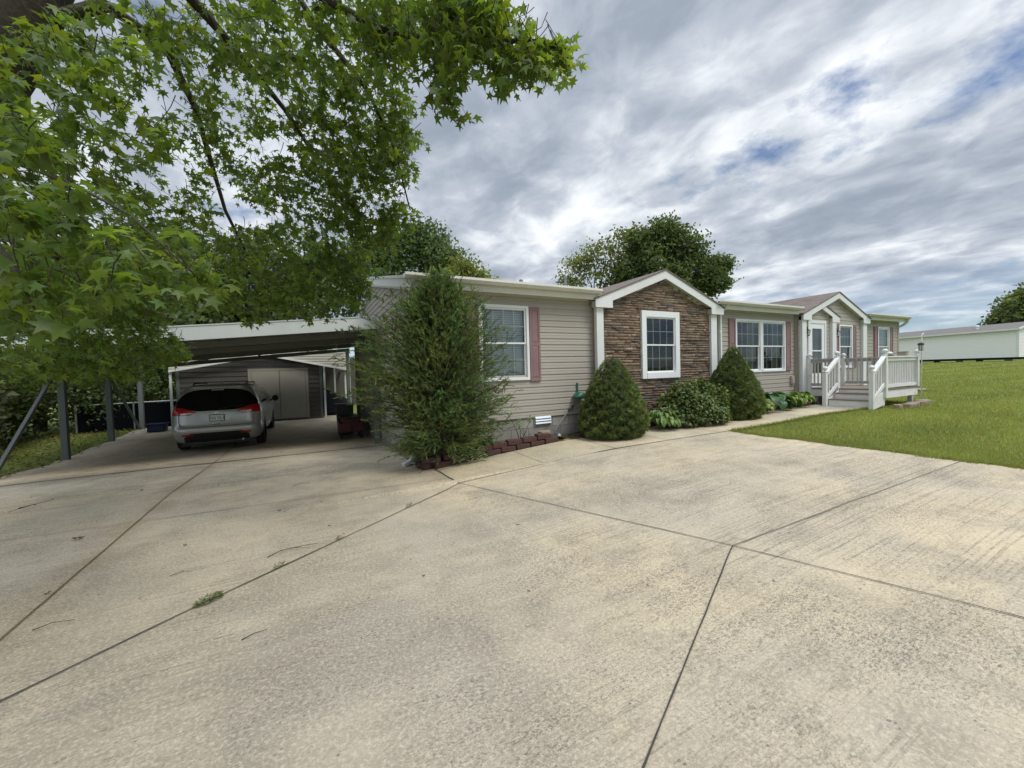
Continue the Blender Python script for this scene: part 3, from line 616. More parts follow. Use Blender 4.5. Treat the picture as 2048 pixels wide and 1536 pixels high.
def shutter(x0, x1, z0, z1, yo=0.0):
    b = B(); y = yo-.052; b.box(x0, x1, y+.012, yo-.016, z0, z1); w_ = .045; zm = (z0+z1)/2
    b.box(x0, x0+w_, y, y+.012, z0, z1); b.box(x1-w_, x1, y, y+.012, z0, z1)
    for a, c in ((z0, z0+.07), (zm-.035, zm+.035), (z1-.07, z1)): b.box(x0+w_, x1-w_, y+.001, y+.012, a, c)
    for a, c in ((z0+.09, zm-.055), (zm+.055, z1-.09)):
        xi, xo = x0+w_+.018, x1-w_-.018; ym = y+.003
        b.add([(xi-.018, y+.0119, a-.018), (xo+.018, y+.0119, a-.018), (xo+.018, y+.0119, c+.018), (xi-.018, y+.0119, c+.018), (xi+.01, ym, a+.01), (xo-.01, ym, a+.01), (xo-.01, ym, c-.01), (xi+.01, ym, c-.01)], [(4, 5, 6, 7), (0, 1, 5, 4), (1, 2, 6, 5), (2, 3, 7, 6), (3, 0, 4, 7)])
    b.build('shutter', 'shutter', house, bevel=.003)
window(1.37, 2.39, 1.45, 2.87, blinds='full')
window(9.20, 10.32, 1.41, 2.86, blinds='half', curtain=True); window(10.43, 11.55, 1.41, 2.86, blinds='half', curtain=True)
window(14.62, 15.451, 1.426, 2.832, yo=-.12, blinds=None, curtain=True); window(17.78, 18.64, 1.43, 2.85, blinds='full')
for a, c in ((1.07, 1.315), (2.445, 2.695), (8.86, 9.135), (11.615, 11.885), (17.43, 17.715), (18.70, 18.975)): shutter(a, c, 1.375, 2.90)
for a, c in ((14.327, 14.558), (15.508, 15.744)): shutter(a, c, 1.375, 2.873, -.12)
# stone faced bump with its own gable roof
YS = -.125
b = B(); rs_ = [(4.13, 8.08, -.2, 1.36), (4.13, 5.44, 1.36, 2.91), (6.67, 8.08, 1.36, 2.91), (4.13, 8.08, 2.91, 3.10)]
for a, c, d, e_ in rs_: b.box(a, c, YS+.03, YS+.08, d, e_)
b.prism([(4.13, YS+.03, 3.10), (8.08, YS+.03, 3.10), (6.15, YS+.03, 3.80)], (0, .05, 0)); b.build('stone_backing', 'mortar', house)
V, F, Cc = [], [], []
z = -.05
pal = [(.36, .26, .185), (.32, .23, .165), (.39, .29, .205), (.29, .21, .155), (.44, .345, .25), (.34, .24, .17), (.225, .19, .17), (.31, .24, .185)]
while z < 3.74:
    h = rnd.choice((.035, .045, .055, .065, .075)); x = 4.13-rnd.uniform(0, .3)
    while x < 8.10:
        l = rnd.choice((.14, .2, .26, .34, .42, .5)); x0, x1 = max(x, 4.14), min(x+l, 8.07); x += l
        parts = [(x0, x1)]
        if z+h > 1.345 and z < 2.935: parts = [q for q in ((x0, min(x1, 5.425)), (max(x0, 6.705), x1)) if q[1]-q[0] > .02]
        for a, c in parts:
            xm = (a+c)/2
            if c-a < .015 or z+h/2 > 3.06+.376*(2.03-abs(xm-6.15)): continue
            d = YS-rnd.uniform(.0, .024); g = .0015; n0 = len(V); j = lambda: rnd.uniform(-.005, .005)
            V += [(a+g, YS+.035, z+g), (c-g, YS+.035, z+g), (c-g, YS+.035, z+h-g), (a+g, YS+.035, z+h-g), (a+g+abs(j()), d+j(), z+g+abs(j())), (c-g-abs(j()), d+j(), z+g+abs(j())), (c-g-abs(j()), d+j(), z+h-g-abs(j())), (a+g+abs(j()), d+j(), z+h-g-abs(j()))]
            F += [[n0+i for i in q] for q in ((4, 5, 6, 7), (0, 1, 5, 4), (1, 2, 6, 5), (2, 3, 7, 6), (3, 0, 4, 7))]
            cc = np.array(rnd.choice(pal))*rnd.uniform(.75, 1.2); Cc += [cc]*8
    z += h
npmesh('stone_veneer', V, F, 'stone', house, col=np.array(Cc))
window(5.56, 6.57, 1.455, 2.815, yo=-.145, wide=.133, blinds='low', curtain=False)
def cgable(xc, half, ze, rise, yf, yback, fas, ret, name, wallz):
    """projecting gable: roof planes, face boards with level returns, soffits"""
    m = rise/half; g = B(); t_ = .03
    for s in (-1, 1):
        xo = xc+s*(half+.03)
        P = [(xo, yf-.02, ze+.02-m*.03), (xc, yf-.02, ze+rise+.02), (xc, yback, ze+rise+.02), (xo, yback*.55, ze+.02-m*.03)]
        Q = [(p[0], p[1], p[2]-t_) for p in P]
        g.add(P+Q, [(0, 1, 2, 3) if s < 0 else (3, 2, 1, 0), (4, 7, 6, 5) if s < 0 else (5, 6, 7, 4), (0, 4, 5, 1), (1, 5, 6, 2), (2, 6, 7, 3), (3, 7, 4, 0)])
    rf = g.build('gable_roof', 'shingle', house, uv=lambda v: (v[1], v[0]*1.07))
    f = B()
    for s in (-1, 1):
        X_ = lambda d: xc+s*d; zz = lambda d: ze+rise-m*d-.012
        poly = [(X_(0), yf, zz(0)), (X_(half), yf, zz(half)), (X_(half), yf, zz(half)-.17), (X_(half-ret), yf, zz(half)-.17), (X_(half-ret), yf, zz(half-ret)-fas), (X_(0), yf, zz(0)-fas*1.02)]
        f.prism(poly, (0, .028, 0))
    f.build('gable_fascia', 'trim', house)
    s_ = B(); yb = wallz
    for s in (-1, 1):
        X_ = lambda d: xc+s*d; zz = lambda d: ze+rise-m*d-.012
        a, c = half-ret, 0.0
        s_.add([(X_(0), yf+.029, zz(0)-fas*.9), (X_(a), yf+.029, zz(a)-fas*.9), (X_(a), yb, zz(a)-fas*.9), (X_(0), yb, zz(0)-fas*.9), (X_(0), yf+.029, zz(0)-fas*.9+.012), (X_(a), yf+.029, zz(a)-fas*.9+.012), (X_(a), yb, zz(a)-fas*.9+.012), (X_(0), yb, zz(0)-fas*.9+.012)], [(0, 1, 2, 3), (7, 6, 5, 4), (0, 4, 5, 1), (3, 2, 6, 7), (1, 5, 6, 2)])
        xa, xb = sorted((X_(half-.004), X_(half-ret)))
        s_.box(xa, xb, yf+.029, yb, zz(half)-.165, zz(half)-.03)
    s_.build('gable_soffit', 'soffit', house)
    # drip strip on the wall under the rake
    d_ = B()
    for s in (-1, 1):
        X_ = lambda d: xc+s*d; zz = lambda d: ze+rise-m*d-.012-fas*.9
        d_.prism([(X_(0), yb-.012, zz(0)), (X_(half-ret), yb-.012, zz(half-ret)), (X_(half-ret), yb-.012, zz(half-ret)-.07), (X_(0), yb-.012, zz(0)-.07)], (0, .024, 0))
    d_.build('gable_frieze', 'soffit', house)
    return rf
cgable(6.151, 2.156, 3.125, .811, -.27, 3.2, .19, .48, 'bump', -.12)
cgable(14.338, 2.181, 3.13, .811, -.27, 3.1, .19, .48, 'porch', -.12)
cgable(13.296, 1.139, 3.115, .424, -.235, 0.2, .165, .45, 'door', -.12)
PO = [(12.618, 13.686, .80, 2.955), (14.62, 15.451, 1.426, 2.832)]
PXC = 14.338
def psp(z):
    lo_, hi_ = (12.12, 16.32) if z < 3.13 else (PXC-max(0, (3.86-z)/.372), PXC+max(0, (3.86-z)/.372)); r = []; u = lo_
    if hi_-lo_ < .06: return []
    for x0, x1, a, c in PO:
        if a < z < c: r.append((u, x0)); u = x1
    return r+[(u, hi_)]
b = B(); lap(b, lambda u, o_, z_: (u, -.12-o_, z_), psp, Z0, 3.84); b.build('porch_wall', 'siding', house)
for xs_, sg in ((12.12, -1), (16.32, 1), (4.12, -1), (8.09, 1)):
    b = B(); lap(b, lambda u, o_, z_: (xs_+sg*o_*.3, u, z_), lambda z_: [(-.12, 0)], Z0 if xs_ > 9 else .2, 3.12); b.build('side_wall', 'siding', house)
B().box(12.14, 16.30, -.105, .01, -.2, Z0-.002).build('porch_foundation', 'block', house, uv=uvb)
# square columns
for xa, xb, ya, yb, zb in ((4.067, 4.262, -.20, -.11, .12), (7.891, 8.122, -.20, -.11, .2)):
    B().box(xa, xb, ya, yb, zb, 2.955).build('column', 'trim', house, bevel=.006)
for xa, xb in ((12.187, 12.433), (14.004, 14.261), (16.119, 16.396)):
    B().box(xa, xb, -.22, -.11, .2, 2.965).build('column', 'trim', house, bevel=.006)
# entrance: casing, storm door with full glass, inner room
e0 = -.12
b = B(); b.box(12.608, 12.705, e0-.06, e0+.05, 0.779, 2.966); b.box(13.598, 13.696, e0-.06, e0+.05, 0.779, 2.966); b.box(12.705, 13.598, e0-.058, e0+.05, 2.863, 2.966); b.box(12.659, 13.645, e0-.09, e0+.05, 0.79, 0.846); b.build('door_casing', 'trim', house)
b = B(); b.box(12.711, 12.865, e0-.045, e0-.005, 0.851, 2.858); b.box(13.439, 13.593, e0-.045, e0-.005, 0.851, 2.858); b.box(12.865, 13.439, e0-.043, e0-.005, 2.699, 2.858); b.box(12.865, 13.439, e0-.043, e0-.005, 0.851, 1.251); b.box(12.865, 13.439, e0-.041, e0-.007, 1.96, 2.001)
b.box(12.916, 13.388, e0-.048, e0-.043, 0.913, 1.19)
door = b.build('storm_door', 'vinyl', house, bevel=.004)
B().add([(12.865, e0-.03, 1.251), (13.439, e0-.03, 1.251), (13.439, e0-.03, 2.699), (12.865, e0-.03, 2.699)], [(0, 1, 2, 3)]).build('door_glass', 'glass', door)
B().box(12.772, 12.803, e0-.062, e0-.045, 1.693, 1.888).tube([(12.788, e0-.06, 1.796), (12.788, e0-.10, 1.796), (12.844, e0-.10, 1.796)], .009, 6).build('handle', 'iron', door)
B().box(12.731, 13.573, e0+.06, e0+.09, 0.861, 2.894).box(12.926, 13.039, e0+.054, e0+.06, 1.498, 2.627).box(13.224, 13.337, e0+.054, e0+.06, 1.498, 2.627).build('inner_door', 'curtain', house)
for hx, hy in ((12.505, -.20), (14.332, -.20)):
    b = B(); b.box(hx-.07, hx-.05, hy-.04, hy+.04, 2.5, 2.74); b.tube([(hx-.05, hy, 2.68), (hx, hy, 2.72), (hx+.04, hy, 2.66)], .012, 6); b.lathe((hx+.04, hy, 2.45), [(.03, 0), (.055, .03), (.075, .18), (.02, .21)], 8)
    lm = b.build('porch_lantern', 'iron', house); B().lathe((hx+.04, hy, 2.475), [(.058, 0), (.079, .14)], 8).build('lantern_glass', 'lampclear', lm)
b = B(); b.box(11.86, 12.02, -.075, -.02, .94, 1.20); b.box(11.885, 11.995, -.09, -.075, .97, 1.15); b.build('outlet_box', 'siding', house, bevel=.006)
# crawl space vent
b = B(); b.box(2.52, 2.94, -.015, .012, .455, .655)
vt = b.build('foundation_vent', 'steel', house)
b = B()
for zz_ in (.475, .53, .585): b.prism([(2.54, -.017, zz_), (2.54, -.045, zz_+.004), (2.54, -.017, zz_+.05)], (.38, 0, 0))
b.build('vent_louvre', 'galv', vt)

# ---------------------------------------------------------------- porch deck
DX0, DX1, DY0, DZ = 12.464, 14.548, -2.13, 0.81
deck = thing('porch_deck', 'white painted wooden porch deck with railings and three steps', 'deck', (13.7,-1.0,.35))
b = B()
yb = DY0-.02
for i in range(15):
    b.box(DX0-.02, DX1+.02, yb, yb+.123, DZ-.032, DZ); yb += .127
b.build('deck_boards', 'deckwood', deck, bevel=.003)
b = B(); b.box(DX0, DX1, DY0, DY0+.04, DZ-.25, DZ-.034); b.box(DX0, DX0+.04, DY0+.04, -.22, DZ-.25, DZ-.034); b.box(DX1-.04, DX1, DY0+.04, -.22, DZ-.25, DZ-.034); b.build('rim_board', 'deckpaint', deck)
for x, y in ((12.567, -2.007), (14.24, -2.069), (14.24, -.42), (12.567, -.42)): B().box(x-.05, x+.05, y-.05, y+.05, g1(x, y)-.05, DZ-.252).build('support_post', 'deckgrey', deck)
def post(x, y, z0, z1, m_='deckpaint'):
    p = B().box(x-.05, x+.05, y-.05, y+.05, z0, z1).build('rail_post', m_, deck, bevel=.004)
    B().lathe((x, y, z1), [(.066, 0), (.066, .018), (.025, .03), (.03, .05), (.058, .075), (.068, .11), (.058, .145), (.025, .168), (.004, .172)], 14).build('ball_finial', 'deckpaint', p, smooth=True)
def rail(p0, p1, zt, zb, n, m_='deckpaint', flat=True):
    p0, p1 = np.array(p0, float), np.array(p1, float); zt0, zt1 = zt; zb0, zb1 = zb
    A = lambda p, z: (p[0], p[1], z)
    b = B(); b.beam(A(p0, zt0-.02), A(p1, zt1-.02), .11, .036); b.build('top_rail', m_, deck, bevel=.003)
    B().beam(A(p0, zt0-.085), A(p1, zt1-.085), .036, .088).build('upper_rail', m_, deck); B().beam(A(p0, zb0+.03), A(p1, zb1+.03), .036, .088).build('bottom_rail', m_, deck)
    d = p1-p0; d = d/np.linalg.norm(d); o_ = np.array((-d[1], d[0]))*.036
    for i in range(n):
        u = (i+.7)/(n+.4); p = p0+(p1-p0)*u; zt_, zb_ = zt0+(zt1-zt0)*u, zb0+(zb1-zb0)*u
        B().box(p[0]+o_[0]-.017, p[0]+o_[0]+.017, p[1]+o_[1]-.017, p[1]+o_[1]+.017, zb_-.02, zt_-.045).build('baluster', m_, deck)
ZT = 1.719
post(12.464, -.28, .58, ZT+.01); post(12.464, -1.012, .58, ZT+.03); post(12.464, -2.12, .58, ZT+.03); post(14.517, -2.12, DZ+.0, ZT+.01); post(14.517, -.30, DZ, ZT+.0)
rail((12.464, -.33), (12.464, -0.96), (ZT, ZT), (DZ+.07, DZ+.07), 6, 'deckgrey')
rail((12.526, -2.12), (14.466, -2.12), (ZT, ZT), (DZ+.05, DZ+.05), 17)
rail((14.517, -2.069), (14.517, -.36), (ZT, ZT), (DZ+.07, DZ+.07), 13, 'deckgrey')
NX = 11.705
post(NX, -1.042, .27, 1.31); post(NX, -2.12, .24, 1.31)
for y in (-1.042, -2.12): rail((NX+.05, y), (12.413, y), (1.31, ZT+.02), (.50, DZ+.10), 4)
b = B()
for k, xr in enumerate((11.797, 12.125)): b.box(xr-.02, xr+.34, -2.079, -1.083, .505+.163*k, .535+.163*k)
b.build('stair_tread', 'deckwood', deck)
b = B()
for k, xr in enumerate((11.797, 12.125, 12.454)): b.box(xr, xr+.022, -2.074, -1.089, .29 if k == 0 else .375+.163*k-.002, .504+.163*k if k < 2 else DZ-.035)
b.build('stair_riser', 'deckpaint', deck)
for y in (-2.11, -1.073):
    B().prism([(11.776, y, .27), (12.485, y, .38), (12.485, y, DZ-.04), (11.776, y, .49)], (0, .028, 0)).build('stair_stringer', 'deckpaint', deck)
# things on and by the deck
t = thing('lantern_pole', 'white pole with curved hook holding small black lantern at deck corner', 'lantern', (14.47, -2.243, .33))
B().tube([(14.47, -2.243, .30), (14.47, -2.243, 2.24), (14.48, -2.243, 2.32), (14.54, -2.254, 2.36), (14.60, -2.254, 2.33)], .014, 8).build('pole', 'trim', t, smooth=True)
b = B(); b.lathe((14.41, -2.243, 1.86), [(.055, 0), (.055, .02)], 6); b.lathe((14.41, -2.243, 2.02), [(.075, 0), (.07, .05), (.02, .075)], 6); b.tube([(14.41, -2.243, 2.09), (14.44, -2.243, 2.12), (14.47, -2.243, 2.10)], .006, 5)
for k in range(4): a = math.pi/4+k*math.pi/2; b.box(14.41+.048*math.cos(a)-.006, 14.41+.048*math.cos(a)+.006, -2.243+.048*math.sin(a)-.006, -2.243+.048*math.sin(a)+.006, 1.88, 2.02)
b.build('lantern_frame', 'iron', t); B().lathe((14.41, -2.243, 1.88), [(.042, 0), (.045, .14)], 6).build('lantern_glass', 'lampclear', t)
t = thing('box', 'tan box standing on the far deck rail', 'box', (14.517, -1.78, ZT))
B().box(14.44, 14.60, -1.92, -1.70, ZT, ZT+.12).build('carton', 'cardboard', t, bevel=.006); B().box(14.43, 14.61, -1.93, -1.69, ZT+.121, ZT+.14).build('lid', 'cardboard', t, bevel=.004)
t = thing('bowl', 'round pale bowl on the deck rail beside tan box', 'bowl', (14.517, -1.50, ZT))
B().lathe((14.517, -1.50, ZT+.03), [(.03, 0), (.04, .005), (.08, .05), (.075, .09), (.03, .12), (.003, .122)], 14).build('bowl_body', 'trim', t, smooth=True); B().lathe((14.517, -1.50, ZT), [(.11, 0), (.11, .03)], 14).build('base_plate', 'iron', t)
t = thing('tray', 'flat black tray lying on the deck floor by the railing', 'tray', (13.799, -1.915, DZ))
B().box(13.593, 13.953, -2.018, -1.812, DZ+.001, DZ+.018).build('tray_base', 'iron', t); b = B()
for q in ((13.593, 13.953, -2.018, -2.002), (13.593, 13.953, -1.828, -1.812), (13.593, 13.609, -2.001, -1.829), (13.937, 13.953, -2.001, -1.829)): b.box(*q, DZ+.019, DZ+.045)
b.build('tray_rim', 'iron', t)
t = thing('garden_figurine', 'small dark blue figurine standing at the deck corner', 'figurine', (14.24, -1.966, DZ))
B().lathe((14.24, -1.987, DZ), [(.07, 0), (.07, .02), (.02, .03), (.02, .12), (.05, .16), (.06, .24), (.03, .28), (.015, .30)], 10).build('figurine_body', 'ink', t, smooth=True); B().lathe((14.24, -1.987, DZ+.30), [(.01, 0), (.04, .03), (.045, .06), (.02, .09), (.003, .095)], 10).build('figurine_head', 'ink', t, smooth=True)

# ---------------------------------------------------------------- planting beds
def block_mesh(l, h=.095, d=.17):
    b = B(); b.prism([(-l/2, -d/2, 0), (l/2, -d/2, 0), (l/2-.02, d/2, 0), (-l/2+.02, d/2, 0)], (0, 0, h)); return b
def lay(pts, n, courses, label, group):
    P = np.array(pts, float); seg = np.hypot(*np.diff(P, axis=0).T); cum = np.concatenate([[0], np.cumsum(seg)]); tot = cum[-1]; l = tot/n; proto = None
    for c in range(courses):
        for i in range(n-(1 if c else 0)):
            u = (i+.5+(.5 if c else 0))*l; k = min(np.searchsorted(cum, u)-1, len(seg)-1); f = (u-cum[k])/seg[k]; p = P[k]+(P[k+1]-P[k])*f; d = P[k+1]-P[k]
            if proto is None:
                o = proto = block_mesh(l*.97).build('edging_block', 'edging', bevel=.012); setp(o, label, 'edging block', group)
            else: o = proto.copy(); COL.objects.link(o)
            o.location = (p[0], p[1]+(.015 if c else 0), g1(*p)+.004+c*.097); o.rotation_euler = (rnd.gauss(0, .02), rnd.gauss(0, .02), math.atan2(d[1], d[0])+rnd.gauss(0, .03)); o.scale = (rnd.uniform(.95, 1.0), rnd.uniform(.9, 1.1), rnd.uniform(.92, 1.06))
lay([(-.0, -.40), (.06, -.62), (.22, -.70), (1.44, -.50), (2.78, -.42)], 9, 2, 'dark red edging block around the cedar bed at the house corner', 'edging blocks around the cedar bed')
lay([(4.75, -.32), (6.1, -.43), (8.2, -.34), (9.6, -.46), (11.75, -.58)], 24, 1, 'dark red edging block along the bed of spruces and hostas', 'edging blocks along the walk')
for i, (x, y, s_) in enumerate(((2.55, -.34, 1.0), (3.0, -.47, .55), (3.75, -.48, .9), (4.15, -.44, .8))):
    b = B(); n = 9; pr = [(s_*.16*rnd.uniform(.8, 1.2)*math.cos(2*math.pi*k/n), s_*.09*rnd.uniform(.8, 1.2)*math.sin(2*math.pi*k/n)) for k in range(n)]
    b.prism([(x+p[0], y+p[1], g1(x, y)-.02) for p in pr], (0, 0, .07 if i == 0 else .035)); o = b.build('flat_stone', 'rock', bevel=.015)
    setp(o, ['pale flat stone on top of the dark red block edging end', 'small pale stone at the end of the block edging', 'flat stone slab between wall and walk beside the near spruce', 'flat stone slab in front of the near cone spruce'][i], 'stone', 'flat stones along the house')
    if i == 0: o.location.z += .18
rocks = ((12.45, -2.40, .17, 'flat stone lying under the deck near the steps'), (12.85, -2.5, .20, 'long flat stone in the middle under the deck edge'), (13.3, -2.42, .22, 'layered brown stone under the deck edge'), (13.75, -2.45, .18, 'flat brown stone by the outer deck support'), (14.2, -2.36, .27, 'largest flat stone past the outer deck corner'))
for x, y, s_, lb in rocks:
    b = B(); n = 10; pr = [(s_*rnd.uniform(.8, 1.25)*math.cos(2*math.pi*k/n), s_*.6*rnd.uniform(.8, 1.25)*math.sin(2*math.pi*k/n)) for k in range(n)]
    b.prism([(x+p[0], y+p[1], g1(x, y)-.04) for p in pr], (0, 0, .12)); setp(b.build('flat_rock', 'rock', bevel=.02), lb, 'rock', 'flat rocks under the deck')

def needle_cone(name, label, x, y, h, r, prof, n, mat, seed):
    r2 = np.random.default_rng(seed); z0 = g1(x, y)
    t = thing(name, label, 'shrub', (x, y, z0), 'cone shaped dwarf spruces')
    B().tube([(x, y, z0-.05), (x, y, z0+h*.9)], [.05, .01], 7).build('trunk', 'bark', t)
    zz_ = np.clip(1-np.sqrt(r2.uniform(0, 1, n))*.985, 0, 1); th = r2.uniform(0, 2*math.pi, n)
    lump = .05*np.sin(th*5+zz_*23)*np.sin(zz_*31+th*3)+.045*np.sin(th*9-zz_*40)+.03*np.sin(th*2+1+zz_*9)+r2.normal(0, .022, n)
    rr = r*np.interp(zz_, [p[0] for p in prof], [p[1] for p in prof])*(1+lump)*(1-.10*r2.uniform(0, 1, n)**2)
    C_ = np.column_stack([x+rr*np.cos(th), y+rr*np.sin(th), z0+zz_*h]); O = np.column_stack([np.cos(th), np.sin(th), np.full(n, .55)])
    k = 34; D = nrm(rep(O, k)*.9+r2.normal(0, .75, (n*k, 3))); m = n*k; C_ = rep(C_, k)+D*r2.uniform(-.01, .03, (m, 1))
    V, F = scatter(NEED, NEEDF, C_, D, r2.normal(0, 1, (m, 3)), r2.uniform(.025, .05, m), r2.uniform(.006, .010, m))
    c = rep(tint(n, .62, 1.25, .10)*(1+3.2*lump[:, None]), k); out_ = (D*rep(nrm(O), k)).sum(1)[:, None]; tips = r2.uniform(0, 1, m) < .12; c[tips] *= np.array([1.6, 1.35, 1.0])
    npmesh('foliage', V, F, mat, t, col=rep(np.clip(c, .1, 3), 3))
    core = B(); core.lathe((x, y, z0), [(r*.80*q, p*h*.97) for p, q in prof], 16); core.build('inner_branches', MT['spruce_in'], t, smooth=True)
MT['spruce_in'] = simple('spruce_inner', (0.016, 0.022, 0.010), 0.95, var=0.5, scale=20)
PROF = [(0, .80), (.08, .95), (.2, 1.0), (.4, .91), (.6, .70), (.8, .44), (.93, .21), (1, .03)]
needle_cone('dwarf_spruce', 'dark green cone shaped dwarf spruce at the near end of the stone wall', 3.94, -.80, 1.66, .66, PROF, 3600, 'spruce', 1)
needle_cone('dwarf_spruce', 'taller narrow cone shaped dwarf spruce in front of twin windows', 7.88, -.78, 1.82, .67, [(0, .85), (.1, .98), (.22, 1.0), (.45, .80), (.62, .62), (.66, .52), (.85, .28), (.95, .12), (1, .02)], 3900, 'spruce', 2)

# eastern red cedar by the corner
def cedar(x, y):
    r2 = np.random.default_rng(5); z0 = g1(x, y); t = thing('cedar_bush', 'large feathery red cedar bush growing at the house corner', 'shrub', (x, y, z0))
    ht = 3.42; tr = B(); tr.tube([(x, y, z0-.05), (x+.03, y, z0+1.2), (x-.03, y-.02, z0+2.3), (x-.05, y, z0+ht-.25)], [.06, .045, .03, .008], 7)
    n = 660; base, tip = [], []
    for i in range(n):
        u = r2.uniform(.02, 1)**.9; zb = z0+.10+u*(ht-.35); th = r2.uniform(0, 2*math.pi)
        pro = np.interp(u, [0, .08, .2, .38, .55, .7, .85, 1], [.70, .88, 1.08, 1.26, 1.16, .86, .48, .09])*r2.uniform(.45, 1.20)
        wdir = 1.0+(.20 if math.cos(th) < -.3 and .3 < u < .65 else 0)
        hz = np.array((math.cos(th), math.sin(th)*.62, 0))*pro*wdir; p0 = np.array((x, y, zb*.80+z0*.2)); p1 = np.array((x, y, zb))+hz+np.array((0, 0, (.30+.25*u)*pro*r2.uniform(.3, 1.3)-.12*(1-u)))
        p1[1] = min(p1[1], -.07); base.append(p0); tip.append(p1)
        if i % 3 == 0: tr.tube([p0, (p0*.45+p1*.55)+np.array((0, 0, .03)), p1], [.014, .008, .003], 4, cap=False)
    tr.build('branches', 'bark', t)
    base, tip = np.array(base), np.array(tip)
    # along each branch: side sprays, each a plume of fine scale-leaf twigs
    sp = 12; u = np.tile(np.linspace(.28, 1.0, sp), n)[:, None]; bb, tt = rep(base, sp), rep(tip, sp); C_ = bb+(tt-bb)*u+r2.normal(0, .05, (n*sp, 3))
    D = nrm(tt-bb)*.9+r2.normal(0, .42, (n*sp, 3))+np.array((0, 0, .28)); D = nrm(D); Ls = r2.uniform(.12, .26, n*sp)*np.clip(1.15-.25*u[:, 0], .5, 1.2)
    sc = rep(tint(n, .55, 1.25, .12), sp)*rep(np.ones((1, 1)), 1); sc = sc*r2.uniform(.75, 1.25, (n*sp, 1))
    k = 16; s_ = np.tile(np.linspace(.0, 1, k), n*sp)[:, None]; CC = rep(C_, k); DD = rep(D, k); LL = rep(Ls[:, None], k); sag = np.array((0, 0, -.06))
    Pn = CC+DD*LL*s_+sag*s_*s_; side = nrm(np.cross(DD, r2.normal(0, 1, DD.shape))); Dn = DD*.85+side*(.75-.35*s_)
    m = len(Pn); ln = (r2.uniform(.04, .075, m)*(1.15-.5*s_[:, 0])); V, F = scatter(NEED, NEEDF, Pn, Dn, r2.normal(0, 1, (m, 3)), ln, r2.uniform(.010, .017, m))
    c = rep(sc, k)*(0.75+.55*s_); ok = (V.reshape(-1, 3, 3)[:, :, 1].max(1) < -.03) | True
    npmesh('foliage', V, F, 'cedar', t, col=rep(np.clip(c, .1, 3), 3))
    dry = B()
    for i in range(26):
        j = int(r2.integers(0, n)); p = tip[j]; q = p+r2.normal(0, .09, 3); dry.tube([p, (p+q)/2+r2.normal(0, .02, 3), q+np.array((0, 0, .05))], [.004, .003, .001], 4, cap=False)
    dry.build('dry_twigs', simple('dry_twig', (.30, .25, .16), .9), t)
cedar(.38, -.62)

def leafy(name, label, cat, x, y, rx, ry, h, n, size, mat, T=OVAL, TF=OVALF, seed=0, group=None, up=.5, shell=.55, lo=.6, hi=1.3, wr_=1.0):
    r2 = np.random.default_rng(seed+100); z0 = g1(x, y)+.03; t = thing(name, label, cat, (x, y, z0), group)
    b = B()
    for i in range(9): a = i*.7; b.tube([(x, y, z0-.02), (x+rx*.3*math.cos(a), y+ry*.3*math.sin(a), z0+h*.4), (x+rx*.65*math.cos(a), y+ry*.65*math.sin(a), z0+h*.65)], [.012, .009, .005], 5)
    b.build('stems', 'twig', t)
    th = r2.uniform(0, 2*math.pi, n); v = r2.uniform(0, 1, n)**.8; rad = shell+(1-shell)*r2.uniform(0, 1, n)**.5
    cz = v; cr_ = np.sqrt(np.clip(1-v*v, 0, 1)); lump = 1+.10*np.sin(th*4+v*6)+.07*np.sin(th*7-v*9)
    P = np.column_stack([x+rx*cr_*np.cos(th)*rad*lump, y+ry*cr_*np.sin(th)*rad*lump, z0+.04+h*cz*rad*lump*.97]); P[:, 1] = np.minimum(P[:, 1], -.10)
    O = np.column_stack([np.cos(th)*cr_, np.sin(th)*cr_, v*.8]); D = O*.8+r2.normal(0, .35, (n, 3))-np.array((0, 0, .15)); Nn = O+np.array((0, 0, up))+r2.normal(0, .25, (n, 3))
    sz = r2.uniform(.7, 1.25, n)*size; V, F = scatter(T, TF, P, D, Nn, sz, sz*wr_); c = tint(n, lo, hi, .10)
    npmesh('foliage', V, F, mat, t, col=rep(c, len(T))); return t
leafy('hydrangea_bush', 'broad leaved green shrub under the stone wall window', 'shrub', 6.36, -.88, 1.06, .52, .92, 5600, .086, 'hydrangea', BIGL, BIGLF, 3, shell=.62, lo=.42, hi=1.12, wr_=.72)
def hosta(name, label, x, y, r, h, n, ln, wd, mat, seed, c0=(1, 1, 1), edge=None, group='hostas in the house beds'):
    r2 = np.random.default_rng(seed+40); z0 = g1(x, y)+.05; t = thing(name, label, 'plant', (x, y, z0), group)
    st = B(); Ps, Ds, sz = [], [], []
    for i in range(n):
        th = r2.uniform(0, 2*math.pi); u = r2.uniform(.25, 1); rr = r*u*.62; hh = h*(1.02-.55*u*u)*r2.uniform(.8, 1.1)
        p = np.array((x+rr*math.cos(th), y+rr*math.sin(th), z0+hh)); st.tube([(x+.03*math.cos(th), y+.03*math.sin(th), z0-.03), (x+rr*.6*math.cos(th), y+rr*.6*math.sin(th), z0+hh*.75), p], [.006, .005, .004], 4, cap=False)
        Ps.append(p); Ds.append((math.cos(th), math.sin(th), -.15-.55*u+r2.normal(0, .15))); sz.append(ln*r2.uniform(.75, 1.15))
    st.build('stems', MT['hosta_stem'], t); Ps, Ds, sz = np.array(Ps), np.array(Ds), np.array(sz)
    V, F = scatter(BIGL, BIGLF, Ps, Ds, np.tile([0, 0, 1.0], (n, 1))+r2.normal(0, .25, (n, 3)), sz, sz*wd)
    c = rep(tint(n, .75, 1.2, .06)*np.array(c0), len(BIGL))
    if edge is not None:
        e_ = np.tile(np.array([1, 0, 1]*6, bool), n); c[e_] *= np.array(edge)
    npmesh('leaves', V, F, mat, t, col=c, smooth=True); return t
